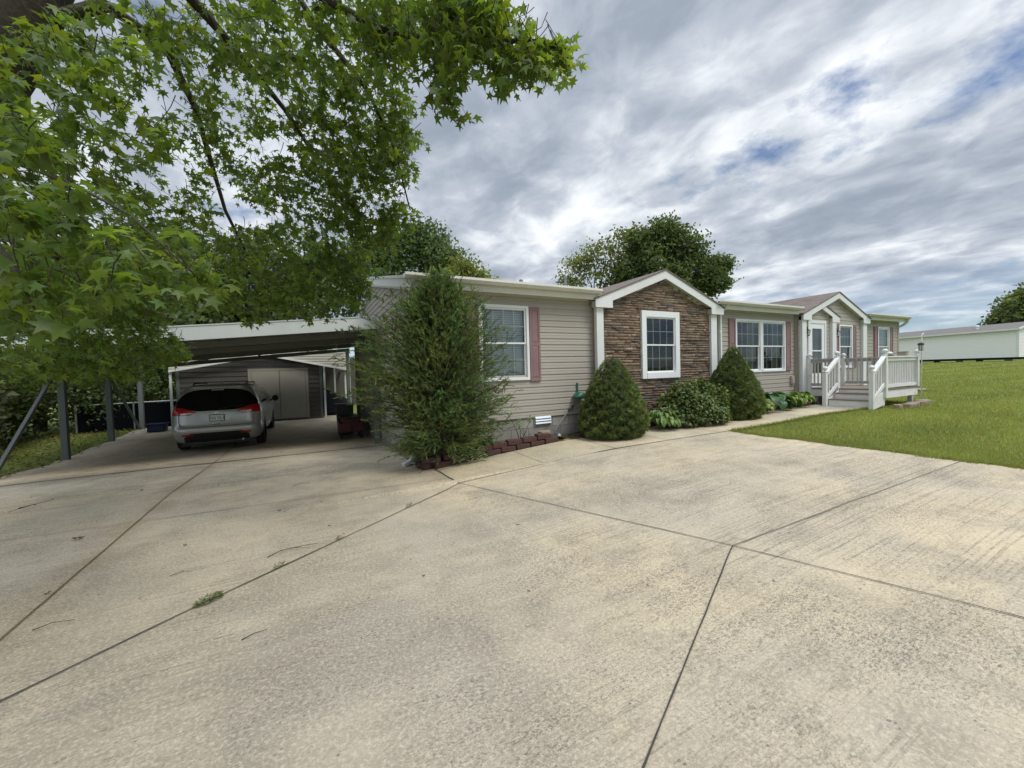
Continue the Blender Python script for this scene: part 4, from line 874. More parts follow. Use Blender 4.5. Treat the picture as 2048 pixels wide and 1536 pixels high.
MT['hosta_stem'] = simple('hosta_stem', (.14, .22, .06), .6)
hosta('hosta', 'pale edged hosta between near spruce and broad leaved shrub', 5.26, -.86, .54, .36, 110, .17, .46, 'hosta', 1, (.75, .85, .75), (2.0, 1.55, 2.2))
hosta('hosta', 'pale speckled hosta beside the far spruce', 9.02, -.78, .40, .34, 46, .17, .6, 'hosta', 2, (1.0, .95, .8), (2.0, 1.6, 1.9))
hosta('hosta', 'large blue green hosta with broad drooping leaves', 9.75, -.68, .60, .46, 28, .36, .80, 'hosta', 3, (.42, .62, .95))
hosta('hosta', 'bright green leafy hosta below the outlet box', 10.55, -.66, .50, .42, 80, .17, .55, 'hosta', 4, (1.05, 1.0, .8), (1.6, 1.4, 1.0))
hosta('hosta', 'bright green hosta clump right beside the deck steps', 11.1, -.70, .46, .40, 80, .17, .55, 'hosta', 5, (1.0, 1.0, .8), (1.5, 1.3, 1.0))
hosta('hosta', 'small white edged hosta at the foot of the cedar', 1.22, -.33, .33, .24, 52, .12, .55, 'hosta', 6, (.8, .85, .8), (2.4, 1.8, 3.0))
# lily-like drooping stems at the cedar foot, and the thin pale plant at the wall
t = thing('fern_plant', 'drooping narrow leaved stems hanging over the red edging blocks', 'plant', (.75, -.62, .08))
st = B(); Ps, Ds = [], []
for k in range(4):
    x0 = .38+.16*k; pts = [np.array((x0, -.55, .18)), np.array((x0+.05, -.68, .42)), np.array((x0+.10, -.82, .30)), np.array((x0+.13, -.88, .12))]; st.tube(pts, [.006, .005, .004, .002], 4)
    for i in range(34):
        u = i/33*2.99; a = int(u); f = u-a; p = pts[a]*(1-f)+pts[a+1]*f; s_ = 1 if i % 2 else -1; Ps.append(p); Ds.append((s_*.9, -.25, -.35))
st.build('stems', MT['hosta_stem'], t); n = len(Ps); V, F = scatter(OVAL, OVALF, np.array(Ps), np.array(Ds)+rng.normal(0, .15, (n, 3)), np.tile([0, -.6, 1.0], (n, 1)), rng.uniform(.09, .13, n), rng.uniform(.03, .045, n)); npmesh('leaves', V, F, 'hydrangea', t, col=rep(tint(n, .8, 1.3, .08), len(OVAL)))
t = thing('young_shrub', 'thin young shrub with few pale leaves against the block foundation', 'plant', (2.05, -.25, .2))
st = B(); Ps = []
for tip_ in ((1.83, -.22, .72), (2.02, -.25, .55), (2.28, -.25, .62), (2.12, -.3, .42)):
    p0 = np.array((2.05, -.25, .15)); p1 = np.array(tip_); st.tube([p0, (p0+p1)/2+np.array((.03, 0, .03)), p1], [.008, .006, .003], 5)
    for i in range(16): Ps.append(p1+rng.normal(0, .05, 3))
st.build('stems', 'twig', t); n = len(Ps); V, F = scatter(OVAL, OVALF, np.array(Ps), rng.normal(0, 1, (n, 3)), np.tile([0, -.4, 1.0], (n, 1))+rng.normal(0, .3, (n, 3)), rng.uniform(.05, .09, n), rng.uniform(.03, .05, n)); npmesh('leaves', V, F, 'hosta', t, col=rep(tint(n, .9, 1.5, .08), len(OVAL)))
# tools at the wall
t = thing('garden_tool', 'long handled grey garden tool leaning on the block foundation', 'tool', (2.9, -.2, .2))
B().tube([(2.92, -.20, .25), (2.94, -.18, .36), (3.34, -.09, .72)], .011, 8).build('shaft', 'steel', t, smooth=True)
B().tube([(3.32, -.095, .70), (3.38, -.085, .745), (3.48, -.07, .80)], [.018, .026, .024], 8).build('grip', 'iron', t, smooth=True)
b = B(); b.tube([(3.42, -.085, .765), (3.45, -.10, .71)], .010, 6); b.build('trigger', 'iron', t); b = B(); b.lathe((2.99, -.22, .225), [(.032, -.015), (.036, 0), (.032, .015)], 12, 'y'); b.build('wheel', 'trim', t); B().tube([(2.89, -.20, .20), (2.92, -.20, .26)], [.035, .02], 8).build('head', 'iron', t)
t = thing('hose_holder', 'green metal hose holder hung on the siding beside near spruce', 'hose holder', (3.62, -.05, 1.0))
B().box(3.60, 3.64, -.045, -.03, 1.05, 1.30).build('strap', 'green', t)
rows = [[(3.47+.30*(i/12), -.04-.16*k/3, 1.00+.10*math.sin(math.pi*i/12)) for i in range(13)] for k in range(4)]; b = B(); b.grid(rows); b.grid([[(p[0], p[1], p[2]-.02) for p in r] for r in rows]); b.prism([rows[3][i] for i in range(13)]+[(3.77, -.2, .965), (3.47, -.2, .965)], (0, -.012, 0)); b.build('saddle', 'green', t, smooth=True)

# weeds in the joints, sticks, leaves
def weed(x, y, r, n, label):
    t = thing('weed', label, 'weed', (x, y, g1(x, y)), 'weeds in the driveway joint'); th = rng.uniform(0, 2*math.pi, n); rr = r*np.sqrt(rng.uniform(0, 1, n)); d = np.array((.80, .59))
    P = np.column_stack([x+rr*np.cos(th)*d[0]*1.5-.3*rr*np.sin(th), y+rr*np.cos(th)*d[1]*1.5+.4*rr*np.sin(th), g1(x, y)+.005+rng.uniform(0, .035, n)])
    V, F = scatter(OVAL, OVALF, P, np.column_stack([np.cos(th), np.sin(th), rng.uniform(-.1, .7, n)]), np.tile([0, 0, 1.0], (n, 1))+rng.normal(0, .4, (n, 3)), rng.uniform(.010, .026, n), rng.uniform(.008, .014, n))
    npmesh('leaves', V, F, 'hydrangea', t, col=rep(tint(n, .55, 1.1, .15), len(OVAL)))
weed(-2.33, -3.66, .060, 300, 'largest green weed tuft growing in the driveway joint'); weed(-1.92, -3.33, .03, 60, 'tiny weed sprig in the driveway joint beyond the largest tuft')
weed(-.62, -2.38, .03, 60, 'small weed sprig in the joint toward the house corner'); weed(-1.42, -2.96, .025, 36, 'thin weed sprig halfway along the driveway joint')
def stick(pts, r, label, forks=()):
    r *= .62
    t = B(); P = [np.array((x, y, g1(x, y)+.010+z)) for x, y, z in pts]; t.tube(P, [r*(1-.5*i/(len(P)-1)) for i in range(len(P))], 6)
    for f in forks: t.tube([np.array((x, y, g1(x, y)+.010+z)) for x, y, z in f], [r*.7, r*.4, r*.3][:len(f)], 5)
    o = t.build('stick', 'twig', smooth=True); setp(o, label, 'stick', 'fallen sticks on the driveway')
stick([(-2.02, -3.07, 0), (-1.93, -3.02, .015), (-1.82, -2.99, .01), (-1.70, -2.99, .01), (-1.62, -2.98, 0)], .006, 'longest forked stick between the two pale driveway joints', [[(-1.82, -2.99, .01), (-1.76, -3.03, .01), (-1.69, -3.045, 0)]])
stick([(-3.28, -3.49, 0), (-3.20, -3.465, .01), (-3.09, -3.47, 0)], .005, 'thin stick nearest the camera in the corner slab')
stick([(-2.06, -4.29, 0), (-2.0, -4.27, .008), (-1.93, -4.25, 0)], .005, 'short bent stick lying below the big weed tuft')
stick([(-5.05, .36, 0), (-4.9, .30, .03), (-4.75, .42, .05)], .009, 'forked twig on concrete below the carport front', [[(-4.9, .30, .03), (-4.8, .15, .05)], [(-4.9, .3, .03), (-5.0, .05, .02)]])
stick([(-1.9, -.55, 0), (-1.78, -.5, .01), (-1.66, -.52, 0)], .005, 'short stick on the slab toward the carport')
stick([(-2.7, -3.05, 0), (-2.62, -3.01, .006), (-2.55, -3.04, 0)], .004, 'tiny curved stick beyond the big weed tuft')
stick([(-.15, -.95, .02), (-.05, -.80, .012), (.03, -.62, .02)], .006, 'thin twig beside the downspout outlet')
LP = ((-3.78, -1.57, 3), (-3.45, -2.9, 1), (-2.0, -1.7, 1), (-1.55, -1.6, 1), (-2.9, .2, 1), (-3.9, .6, 1), (-5.3, 1.2, 1), (-2.75, -2.35, 1), (-1.5, -2.55, 1), (-.9, -4.1, 1), (.45, -5.1, 1), (.2, -3.6, 1), (-.3, -4.7, 1))
proto = None
for x, y, k in LP:
    if proto is None:
        b = B(); 
        for a in range(5): th = a*1.2566; b.add([(0, 0, .012), (.02*math.cos(th-.4), .02*math.sin(th-.4), .005), (.042*math.cos(th), .042*math.sin(th), .016), (.02*math.cos(th+.4), .02*math.sin(th+.4), .003)], [(0, 1, 2), (0, 2, 3)])
        proto = b.build('fallen_leaf', 'leafdry'); o = proto; setp(o, 'small curled brown fallen leaf on the concrete driveway', 'fallen leaf', 'fallen leaves on the driveway')
    else: o = proto.copy(); COL.objects.link(o)
    o.location = (x, y, g1(x, y)+.008); s_ = 1.35 if k == 3 else rnd.uniform(.35, .7); o.scale = (s_, s_*rnd.uniform(.4, 1), s_*1.2); o.rotation_euler = (rnd.gauss(0, .2), rnd.gauss(0, .2), rnd.uniform(0, 6))
proto['label'] = 'largest curled brown leaf on the driveway, below the carport'

# ---------------------------------------------------------------- carport
cp = thing('carport', 'low sloping metal carport attached to the gable end, grey posts and braces', 'carport', (-3.6, 6.5, -.3))
CY0, CY1, CXL = 2.90, 10.55, -7.35
def cz(x): return 2.745+.0885*x                # underside
b = B(); n = 44
for i in range(n):
    x0 = CXL+(0-CXL)*i/n-.03; x1 = CXL+(0-CXL)*(i+1)/n-.03; d = .035 if i % 4 == 0 else .0
    b.add([(x0, CY0+.04, cz(x0)+.06+d), (x1, CY0+.04, cz(x1)+.06+d), (x1, CY1, cz(x1)+.06+d), (x0, CY1, cz(x0)+.06+d), (x0, CY0+.04, cz(x0)+.02+d), (x1, CY0+.04, cz(x1)+.02+d), (x1, CY1, cz(x1)+.02+d), (x0, CY1, cz(x0)+.02+d)], [(0, 1, 2, 3), (7, 6, 5, 4), (0, 4, 5, 1), (2, 6, 7, 3), (1, 5, 6, 2), (3, 7, 4, 0)])
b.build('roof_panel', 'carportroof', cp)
b = B(); b.prism([(-.04, CY0, cz(0)-.02), (-.04, CY0, cz(0)+.275), (CXL, CY0, cz(CXL)+.275), (CXL, CY0, cz(CXL)-.02)], (0, .04, 0)); b.prism([(-.03, CY0-.012, cz(0)+.262), (-.03, CY0-.012, cz(0)+.285), (CXL, CY0-.012, cz(CXL)+.285), (CXL, CY0-.012, cz(CXL)+.262)], (0, .07, 0)); b.build('front_fascia', 'carporttrim', cp)
B().box(CXL-.02, CXL+.02, CY0+.045, CY1, cz(CXL)-.05, cz(CXL)+.20).build('eave_fascia', 'carporttrim', cp)
for yb_ in (3.6, 5.6, 7.8, CY1-.08):
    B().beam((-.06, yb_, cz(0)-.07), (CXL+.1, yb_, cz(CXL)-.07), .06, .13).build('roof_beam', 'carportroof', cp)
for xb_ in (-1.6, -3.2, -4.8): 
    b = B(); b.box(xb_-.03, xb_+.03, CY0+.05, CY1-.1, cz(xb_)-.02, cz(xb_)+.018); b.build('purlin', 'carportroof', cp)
B().box(-7.16, -7.04, CY0+.1, 12.1, cz(-7.1)-.16, cz(-7.1)-.01).build('eave_beam', 'postpaint', cp)
for x, y in ((-7.1, 4.2), (-7.1, 6.8), (-7.1, 9.4), (-7.1, 12.0)):
    zt = cz(x)-.165
    B().box(x-.065, x+.065, y-.065, y+.065, g1(x, y)-.1, zt).build('post', 'postpaint', cp, bevel=.006)
for x, y in ((-.11, 3.54), (-.16, 7.0), (-.16, 10.4)): B().box(x-.06, x+.06, y-.06, y+.06, g1(x, y)-.1, cz(x)-.14).build('post', 'postpaint', cp, bevel=.006)
B().beam((-7.12, 6.72, 2.0), (-7.12, 4.3, -.12), .06, .07).build('brace', 'postpaint', cp); B().beam((-7.12, 9.5, 1.85), (-7.12, 11.9, -.15), .06, .07).build('brace', 'postpaint', cp)
# things under the carport
def bin_(name, label, x, y, wx, wy, h, m, lid_m, rot=0):
    z = g1(x, y); t = thing(name, label, 'bin', (x, y, z)); tp = .86
    b = B(); b.add([(x-wx/2*tp, y-wy/2*tp, z+.02), (x+wx/2*tp, y-wy/2*tp, z+.02), (x+wx/2*tp, y+wy/2*tp, z+.02), (x-wx/2*tp, y+wy/2*tp, z+.02), (x-wx/2, y-wy/2, z+h), (x+wx/2, y-wy/2, z+h), (x+wx/2, y+wy/2, z+h), (x-wx/2, y+wy/2, z+h)], [(0, 3, 2, 1), (4, 5, 6, 7), (0, 1, 5, 4), (1, 2, 6, 5), (2, 3, 7, 6), (3, 0, 4, 7)]); b.build('bin_body', m, t, bevel=.02)
    b = B(); b.box(x-wx/2-.02, x+wx/2+.02, y-wy/2-.02, y+wy/2+.02, z+h+.001, z+h+.05); b.build('lid', lid_m, t, bevel=.015); b = B(); b.box(x-wx/2+.05, x+wx/2-.05, y-wy/2-.045, y-wy/2-.022, z+h+.005, z+h+.035); b.build('handle', m, t)
    return t
bin_('rubbish_bin', 'dark plastic bin with lid standing against the gable wall', -.62, 6.75, .50, .55, .95, 'bindark', 'red')
t = thing('wagon', 'red wagon loaded with dark things beside the gable post', 'wagon', (-.55, 5.7, -.27)); zg = g1(-.55, 5.7)
b = B(); b.box(-.86, -.24, 5.35, 6.15, zg+.22, zg+.26); b.box(-.88, -.855, 5.33, 6.17, zg+.24, zg+.50); b.box(-.245, -.22, 5.33, 6.17, zg+.24, zg+.50); b.box(-.855, -.245, 5.33, 5.355, zg+.24, zg+.50); b.box(-.855, -.245, 6.145, 6.17, zg+.24, zg+.50); b.build('tray', 'red', t, bevel=.006)
for x in (-.82, -.28):
    for y in (5.5, 6.0): B().lathe((x, y, zg+.12), [(.03, -.03), (.115, -.025), (.12, 0), (.115, .025), (.03, .03)], 14, 'x').build('wheel', 'rubber', t)
B().tube([(-.55, 5.33, zg+.25), (-.55, 5.2, zg+.5), (-.5, 5.22, zg+.75)], .012, 6).box(-.58, -.42, 5.205, 5.235, zg+.74, zg+.77).build('handle', 'iron', t)
t = thing('storage_tote', 'red storage tote stacked in the wagon by the gable wall', 'tote', (-.55, 5.75, zg+.26))
b = B(); b.box(-.80, -.30, 5.42, 6.05, zg+.265, zg+.62); b.build('tote_body', 'red', t, bevel=.03); B().box(-.83, -.27, 5.39, 6.08, zg+.621, zg+.66).build('lid', 'bindark', t, bevel=.01)
t = thing('storage_tote', 'blue storage tote on the ground by the dark fence', 'tote', (-6.35, 10.8, -.2)); zg = g1(-6.35, 10.8)
B().box(-6.60, -6.12, 10.6, 11.0, zg+.01, zg+.24).build('tote_body', 'blue', t, bevel=.03); b = B(); b.box(-6.64, -6.08, 10.56, 11.04, zg+.241, zg+.29); b.build('lid', 'blue', t, bevel=.012)

# screened chain-link fence behind the carport
t = thing('screened_fence', 'waist high fence with pale top rail and dark privacy screen', 'fence', (-7, 11, -.2))
f0, f1 = np.array((-8.9, 12.2)), np.array((-5.88, 12.4)); z0 = -.3; z1 = .80
b = B(); b.add([(f0[0], f0[1], z0), (f1[0], f1[1], z0), (f1[0], f1[1], z1), (f0[0], f0[1], z1), (f0[0], f0[1]+.02, z0), (f1[0], f1[1]+.02, z0), (f1[0], f1[1]+.02, z1), (f0[0], f0[1]+.02, z1)], [(0, 1, 2, 3), (7, 6, 5, 4), (0, 4, 5, 1), (3, 2, 6, 7)]); b.build('screen', 'screen', t)
B().tube([(*(f0-(0, .01)), z1+.02), (*(f1-(0, .01)), z1+.06)], .024, 8).build('top_rail', 'steel', t)
for u in (0, .5, 1): p = f0+(f1-f0)*u-(0, .03); B().tube([(*p, -.4), (*p, z1+.06)], .028, 8).build('fence_post', 'steel', t)

# ---------------------------------------------------------------- shed under its metal shelter
sh = thing('garden_shed', 'dark brown gabled shed with pale double doors behind the van', 'shed', (-3.6, 13, -.15))
SY = 11.32; zg = -.14
def ssp(z):
    lim = 3.0 if z < 2.0 else max(0, (2.62-z)/.21); return [(max(-5.85, -3.45-lim), min(-1.15, -3.45+lim))] if lim > .05 else []
b = B(); k = 15
for i in range(k):
    a = zg+i*.185; c = a+.185
    for u0, u1 in ssp((a+c)/2): b.grid([[(u0, SY-o_, z_), (u1, SY-o_, z_)] for o_, z_ in ((0, a+.001), (.022, a), (.024, a+.02), (.004, c))])
b.box(-1.16, -1.14, SY+.03, SY+5, zg, 2.05); b.box(-5.86, -5.84, SY+.03, SY+5, zg, 2.05); b.box(-5.84, -1.16, SY+.02, SY+.04, zg, 2.0); b.build('wall', 'shedwall', sh)
for a, c in ((-1.20, -1.10), (-5.9, -5.8)): B().box(a, c, SY-.04, SY+.03, zg, 2.06).build('corner_board', 'postpaint', sh)
b = B()
for s in (-1, 1): b.add([(-3.45, SY-.10, 2.66), (-3.45+s*2.55, SY-.10, 2.12), (-3.45+s*2.55, SY+5.1, 2.12), (-3.45, SY+5.1, 2.66), (-3.45, SY-.10, 2.60), (-3.45+s*2.55, SY-.10, 2.06), (-3.45+s*2.55, SY+5.1, 2.06), (-3.45, SY+5.1, 2.60)], [(0, 1, 2, 3), (7, 6, 5, 4), (0, 4, 5, 1), (1, 5, 6, 2)])
b.build('roof', 'shedwall', sh)
b = B(); b.box(-3.70, -3.60, SY-.045, SY-.025, -.06, 1.99); b.box(-1.72, -1.62, SY-.045, SY-.025, -.06, 1.99); b.box(-3.60, -1.72, SY-.045, SY-.025, 1.90, 1.99); b.build('door_frame', 'sheddoor', sh)
for a, c, kx in ((-3.59, -2.66, -2.74), (-2.64, -1.73, -2.56)):
    d_ = B().box(a, c, SY-.05, SY-.026, -.04, 1.89).build('shed_door', 'sheddoor', sh, bevel=.004); bb = B()
    for zz_ in (1.02, .60) if a < -3 else (1.02,): bb.lathe((kx, SY-.05, zz_), [(.02, 0), (.035, -.03), (.03, -.055), (.005, -.06)], 10, 'y')
    bb.build('knob', 'steel', d_)
sl_ = thing('metal_shelter', 'open metal shelter with ribbed cream gable panel over the shed', 'shelter', (-3, 12, -.15))
b = B(); PX = [(-6.05, 1.93), (-3.05, 2.50), (-.02, 1.84)]; TX = [(-6.1, 2.14), (-4.55, 2.42), (-3.05, 2.72), (-.02, 2.66)]
SY2 = SY-.22
zt = np.arange(1.8, 2.75, .105)
def low_(x): return np.interp(x, [p[0] for p in PX], [p[1] for p in PX])
def top_(x): return np.interp(x, [p[0] for p in TX], [p[1] for p in TX])
for z in zt:
    xs_ = np.linspace(-6.05, -.02, 60); seg = []
    for xa, xb in zip(xs_[:-1], xs_[1:]):
        lo_ = max(z, low_((xa+xb)/2)); hi_ = min(z+.105, top_((xa+xb)/2))
        if hi_-lo_ > .004:
            u0, u1 = (lo_-z)/.105, (hi_-z)/.105; o_ = lambda u: SY2-.012*math.sin(math.pi*u)-.012*(u > .85)
            b.grid([[(xa, o_(u), z+u*.105), (xb, o_(u), z+u*.105)] for u in np.linspace(u0, u1, 5)])
b.build('gable_panel', 'ribmetal', sl_)
b = B(); 
for (xa, za), (xb, zb_) in zip(PX[:-1], PX[1:]): b.beam((xa, SY2-.03, za), (xb, SY2-.03, zb_), .05, .045)
b.beam((-.04, SY2, 1.86), (-.04, SY2+6, 1.86), .06, .10); b.build('edge_trim', 'trim', sl_)
b = B(); b.box(-.06, .02, SY2, SY2+6, 1.80, 1.93); b.prism([(-6.1, SY2+.06, 2.16), (-3.05, SY2+.06, 2.76), (.0, SY2+.06, 2.70), (.0, SY2+.06, 2.72), (-3.05, SY2+.06, 2.80), (-6.1, SY2+.06, 2.20)], (0, 6, 0)); b.build('shelter_roof', 'ribmetal', sl_)
for x, y in ((-6.02, SY2+.05), (-.05, SY2+.05), (-1.02, SY2+.1), (-.05, SY2+2.2), (-.45, SY2+3.2), (-6.02, SY2+3)): B().box(x-.035, x+.035, y-.03, y+.03, -.25, 2.0 if abs(x+6) < .1 or x > -.1 else 2.1).build('shelter_post', 'trim', sl_)
t = thing('tarp_pile', 'dark tarp covered pile in the open bay beside the shed', 'pile', (-.6, 13, -.14))
rows = []
for j in range(9):
    y = 12.0+j*.22; rows.append([(-1.08+i*.1, y, -.14+max(0, (1.25-.55*(i/10))*min(1, j/2.0+.15)*min(1, (8-j)/2+.1))+rnd.uniform(-.03, .03)) for i in range(11)])
b = B(); b.grid(rows); b.build('tarp', 'tarp', t, smooth=True); B().box(-.98, -.25, 12.3, 13.5, -.13, .5).build('crate', 'bindark', t)
t = thing('back_wall', 'dark board wall closing the open bay behind the shed', 'wall', (-.5, 17, -.15)); B().box(-1.1, 1.5, 17.0, 17.06, -.3, 2.6).build('boards', 'shedwall', t)

# ---------------------------------------------------------------- minivan (rear towards the camera)
VX, VY, VZ = -3.80, 5.60, -.285
van = thing('minivan', 'silver minivan parked under the carport with its tailgate facing out', 'minivan', (VX, VY+2.5, VZ))
#  z, half width, rear y, front y, rear corner radius
ROWS = [(.24, .80, .20, 4.95, .30), (.30, .92, .12, 5.05, .32), (.40, .965, .06, 5.12, .34), (.50, .985, .015, 5.16, .36), (.58, .99, .0, 5.17, .36), (.64, .99, .005, 5.17, .36), (.68, .985, .045, 5.16, .36), (.78, .99, .07, 5.12, .36), (.92, .992, .085, 5.06, .36), (1.02, .985, .095, 4.85, .36), (1.10, .972, .115, 4.45, .36), (1.16, .955, .14, 4.15, .36), (1.30, .91, .205, 3.85, .34), (1.45, .855, .285, 3.5, .32), (1.58, .79, .365, 3.15, .30), (1.66, .735, .41, 2.9, .28), (1.695, .69, .385, 2.75, .26), (1.725, .63, .42, 2.55, .24), (1.752, .50, .60, 2.3, .2), (1.765, .30, .9, 2.0, .1)]
RZ = np.array([r[0] for r in ROWS])
def rrow(z): return [float(np.interp(z, RZ, [r[i] for r in ROWS])) for i in range(5)]
def outline(z, n=7):
    _, w_, r_, f_, c = rrow(z); pts = []
    for (sx, cy, a0) in ((-1, 0, 0), (1, 0, 1), (1, 1, 2), (-1, 1, 3)):
        R_ = c if cy == 0 else min(.55, w_*.6)
        ox = sx*(w_-R_); oy = r_+R_*.8 if cy == 0 else f_-R_
        for k in range(n):
            a = math.pi+(a0+k/(n-1))*math.pi/2; pts.append((VX+ox+R_*math.cos(a), VY+oy+(R_*.8 if cy == 0 else R_)*math.sin(a), VZ+z))
    return pts
def rear(x, z, o=0.0):
    _, w_, r_, f_, c = rrow(z); ax = min(abs(x), w_-.002); y = r_
    if ax > w_-c: y = r_+c*.8*(1-math.sqrt(max(0, 1-((ax-(w_-c))/c)**2)))
    return (VX+x, VY+y-o, VZ+z)
b = B(); b.grid([q+[q[0]] for q in (outline(r[0]) for r in ROWS)]); top = outline(ROWS[-1][0]); b.add(top, [tuple(range(len(top)))])
vb = b.build('body', 'carpaint', van, smooth=True)
def patch(x0, x1, zlo, zhi, name, mat, parent=van, o=.006, nx=28, nz=8):
    rows = []
    for j in range(nz+1):
        r = []
        for i in range(nx+1):
            x = x0+(x1-x0)*i/nx; a, c = zlo(x), zhi(x); r.append(rear(x, a+(c-a)*j/nz, o))
        rows.append(r)
    return B().grid(rows).build(name, mat, parent, smooth=True)
# rear window: wide glass with rounded top, wrapping to the lamps
patch(-.90, .90, lambda x: 1.075+.10*max(0, (abs(x)-.42)/.48)**.8, lambda x: 1.635-.32*(abs(x)/.90)**5-.03*(abs(x)/.9)**2, 'rear_window', 'carglass', nz=14, nx=44)
patch(-.74, .74, lambda x: 1.648-.05*(abs(x)/.74)**4, lambda x: 1.685-.05*(abs(x)/.74)**4, 'roof_spoiler', 'carpaint', o=.035)
b = B()
for k in range(9): 
    xk = -.125+k*.031; p = rear(xk, 1.61, .012); b.box(p[0]-.011, p[0]+.011, p[1]-.006, p[1], p[2]-.012, p[2]+.010)
b.build('high_brake_light', simple('brake_bar', (.55, .42, .42), .3), van)
for s in (-1, 1):
    lo = lambda d: 1.015+.0*d+.06*max(0, (.50-d)/.12); hi = lambda d: 1.165-.10*max(0, (.66-d)/.24)**1.3
    f_ = lambda g: (lambda x: g(abs(x)))
    a, c = (.42, .955) if s > 0 else (-.955, -.42)
    lampo = patch(a, c, f_(lambda d: .985+.075*max(0, (.56-d)/.14)), f_(lambda d: 1.185-.125*max(0, (.80-d)/.38)**1.2), 'tail_light', 'lampred', o=.018, nx=20)
    a, c = (.47, .76) if s > 0 else (-.76, -.47)
    patch(a, c, f_(lambda d: 1.0+.05*max(0, (.56-d)/.10)), f_(lambda d: 1.045+.0*d), 'reversing_lens', 'lampclear', lampo, o=.024, nx=10, nz=3)
    # roof rails, mirrors, side glass
    B().tube([(VX+s*.60, VY+.75, VZ+1.735), (VX+s*.61, VY+.95, VZ+1.79), (VX+s*.62, VY+2.4, VZ+1.79), (VX+s*.61, VY+2.6, VZ+1.73)], .018, 6).build('roof_rail', 'carblack', van, smooth=True)
    b = B(); b.tube([(VX+s*.93, VY+3.55, VZ+1.12), (VX+s*1.02, VY+3.53, VZ+1.15)], [.035, .03], 8); m_ = b.build('mirror_arm', 'carblack', van)
    B().lathe((VX+s*1.12, VY+3.50, VZ+1.19), [(.02, -.06), (.09, -.05), (.105, 0), (.08, .06), (.02, .08)], 12, 'y').build('mirror', 'carblack', van, smooth=True)
    rows = []
    for j in range(7):
        z = 1.19+.40*j/6; w_ = rrow(z)[1]; y0, y1 = .62+.30*(z-1.19), 3.95-1.35*(z-1.19)/.42*.55
        rows.append([(VX+s*(w_+.004), VY+y0+(y1-y0)*i/10, VZ+z) for i in range(11)])
    B().grid(rows).build('side_window', 'carglass', van, smooth=True)
    for k, yw in enumerate((.98, 4.07)):
        xw = VX+s*.885
        wl = B().lathe((xw, VY+yw, VZ+.345), [(.20, -.115), (.31, -.115), (.345, -.085), (.345, .085), (.31, .115), (.20, .115)], 28, 'x').build('wheel', 'rubber', van, smooth=False)
        rm = B(); rm.lathe((xw+s*.095, VY+yw, VZ+.345), [(.02, s*.02), (.06, s*.02), (.07, 0), (.19, s*.015), (.215, s*.02)] if s > 0 else [(.215, s*.02), (.19, s*.015), (.07, 0), (.06, s*.02), (.02, s*.02)], 20, 'x')
        rm.build('rim', 'steel', wl)
        ar = B(); ang = [math.pi*i/14 for i in range(15)]
        ar.grid([[(VX+s*(.994 if r_ else .985), VY+yw+rr*math.cos(a), VZ+.345+rr*math.sin(a)) for a in ang] for r_, rr in ((0, .33), (1, .345), (1, .41), (0, .43))]); ar.build('wheel_arch', 'carblack', van)
# tailgate seam, plate, handle, bumper trim, badge, wiper, antenna
seam = [(-.80, 1.0), (-.80, .80), (-.765, .70), (-.70, .672), (0, .665), (.70, .672), (.765, .70), (.80, .80), (.80, 1.0)]
P = []
for (xa, za), (xb, zb_) in zip(seam[:-1], seam[1:]):
    for i in range(8): P.append(rear(xa+(xb-xa)*i/8, za+(zb_-za)*i/8, .002))
B().tube(P, .006, 5).build('tailgate_seam', 'carblack', van)
patch(-.42, .42, lambda x: .985+.01*abs(x), lambda x: 1.055+.0*x-.03*(abs(x)/.42)**3, 'tailgate_brow', 'carpaint', o=.034, nz=6)
patch(-.34, .36, lambda x: .80+.16*(abs(x)/.36)**4, lambda x: .985, 'plate_recess', MT['carpaint'], o=.003)
pl = B(); p = rear(0, .885, .02); pl.box(p[0]-.165, p[0]+.165, p[1]-.004, p[1]+.02, p[2]-.088, p[2]+.088); plf = pl.build('licence_plate', 'carblack', van, bevel=.006)
B().box(p[0]-.150, p[0]+.150, p[1]-.008, p[1]-.0045, p[2]-.073, p[2]+.073).build('plate_face', 'plate', plf)
def text(s_, size, loc, mat, parent, ext=.001):
    cu = bpy.data.curves.new('t', 'FONT'); cu.body = s_; cu.size = size; cu.extrude = ext; cu.align_x = 'CENTER'; cu.align_y = 'CENTER'
    o = bpy.data.objects.new('t', cu); COL.objects.link(o); dg = bpy.context.evaluated_depsgraph_get(); me = bpy.data.meshes.new_from_object(o.evaluated_get(dg))
    bpy.data.objects.remove(o); me.transform(Matrix.Translation(loc) @ Matrix.Rotation(R(90), 4, 'X')); me.materials.clear(); me.materials.append(MT[mat])
    o = bpy.data.objects.new('lettering', me); COL.objects.link(o); attach(o, parent); return o
text('753 YL4', .098, (p[0], p[1]-.010, p[2]-.008), 'ink', plf)
hp = rear(0, .735, 0); B().box(hp[0]-.10, hp[0]+.10, hp[1]-.018, hp[1]+.02, hp[2], hp[2]+.018).build('tailgate_handle', 'chrome', van, bevel=.004); B().box(hp[0]-.085, hp[0]+.075, hp[1]-.006, hp[1]+.02, hp[2]-.022, hp[2]-.002).build('handle_recess', 'carblack', van)
patch(-.62, .62, lambda x: .525, lambda x: .54, 'bumper_strip', 'chrome', o=.012, nz=2)
patch(-.70, .70, lambda x: .26, lambda x: .515-.10*max(0, (abs(x)-.55)/.15), 'bumper_lower', 'carblack', o=.008, nz=6)
for s in (-1, 1): patch(*sorted((s*.50, s*.74)), lambda x: .455, lambda x: .495, 'reflector', 'lampred', o=.014, nx=6, nz=2)
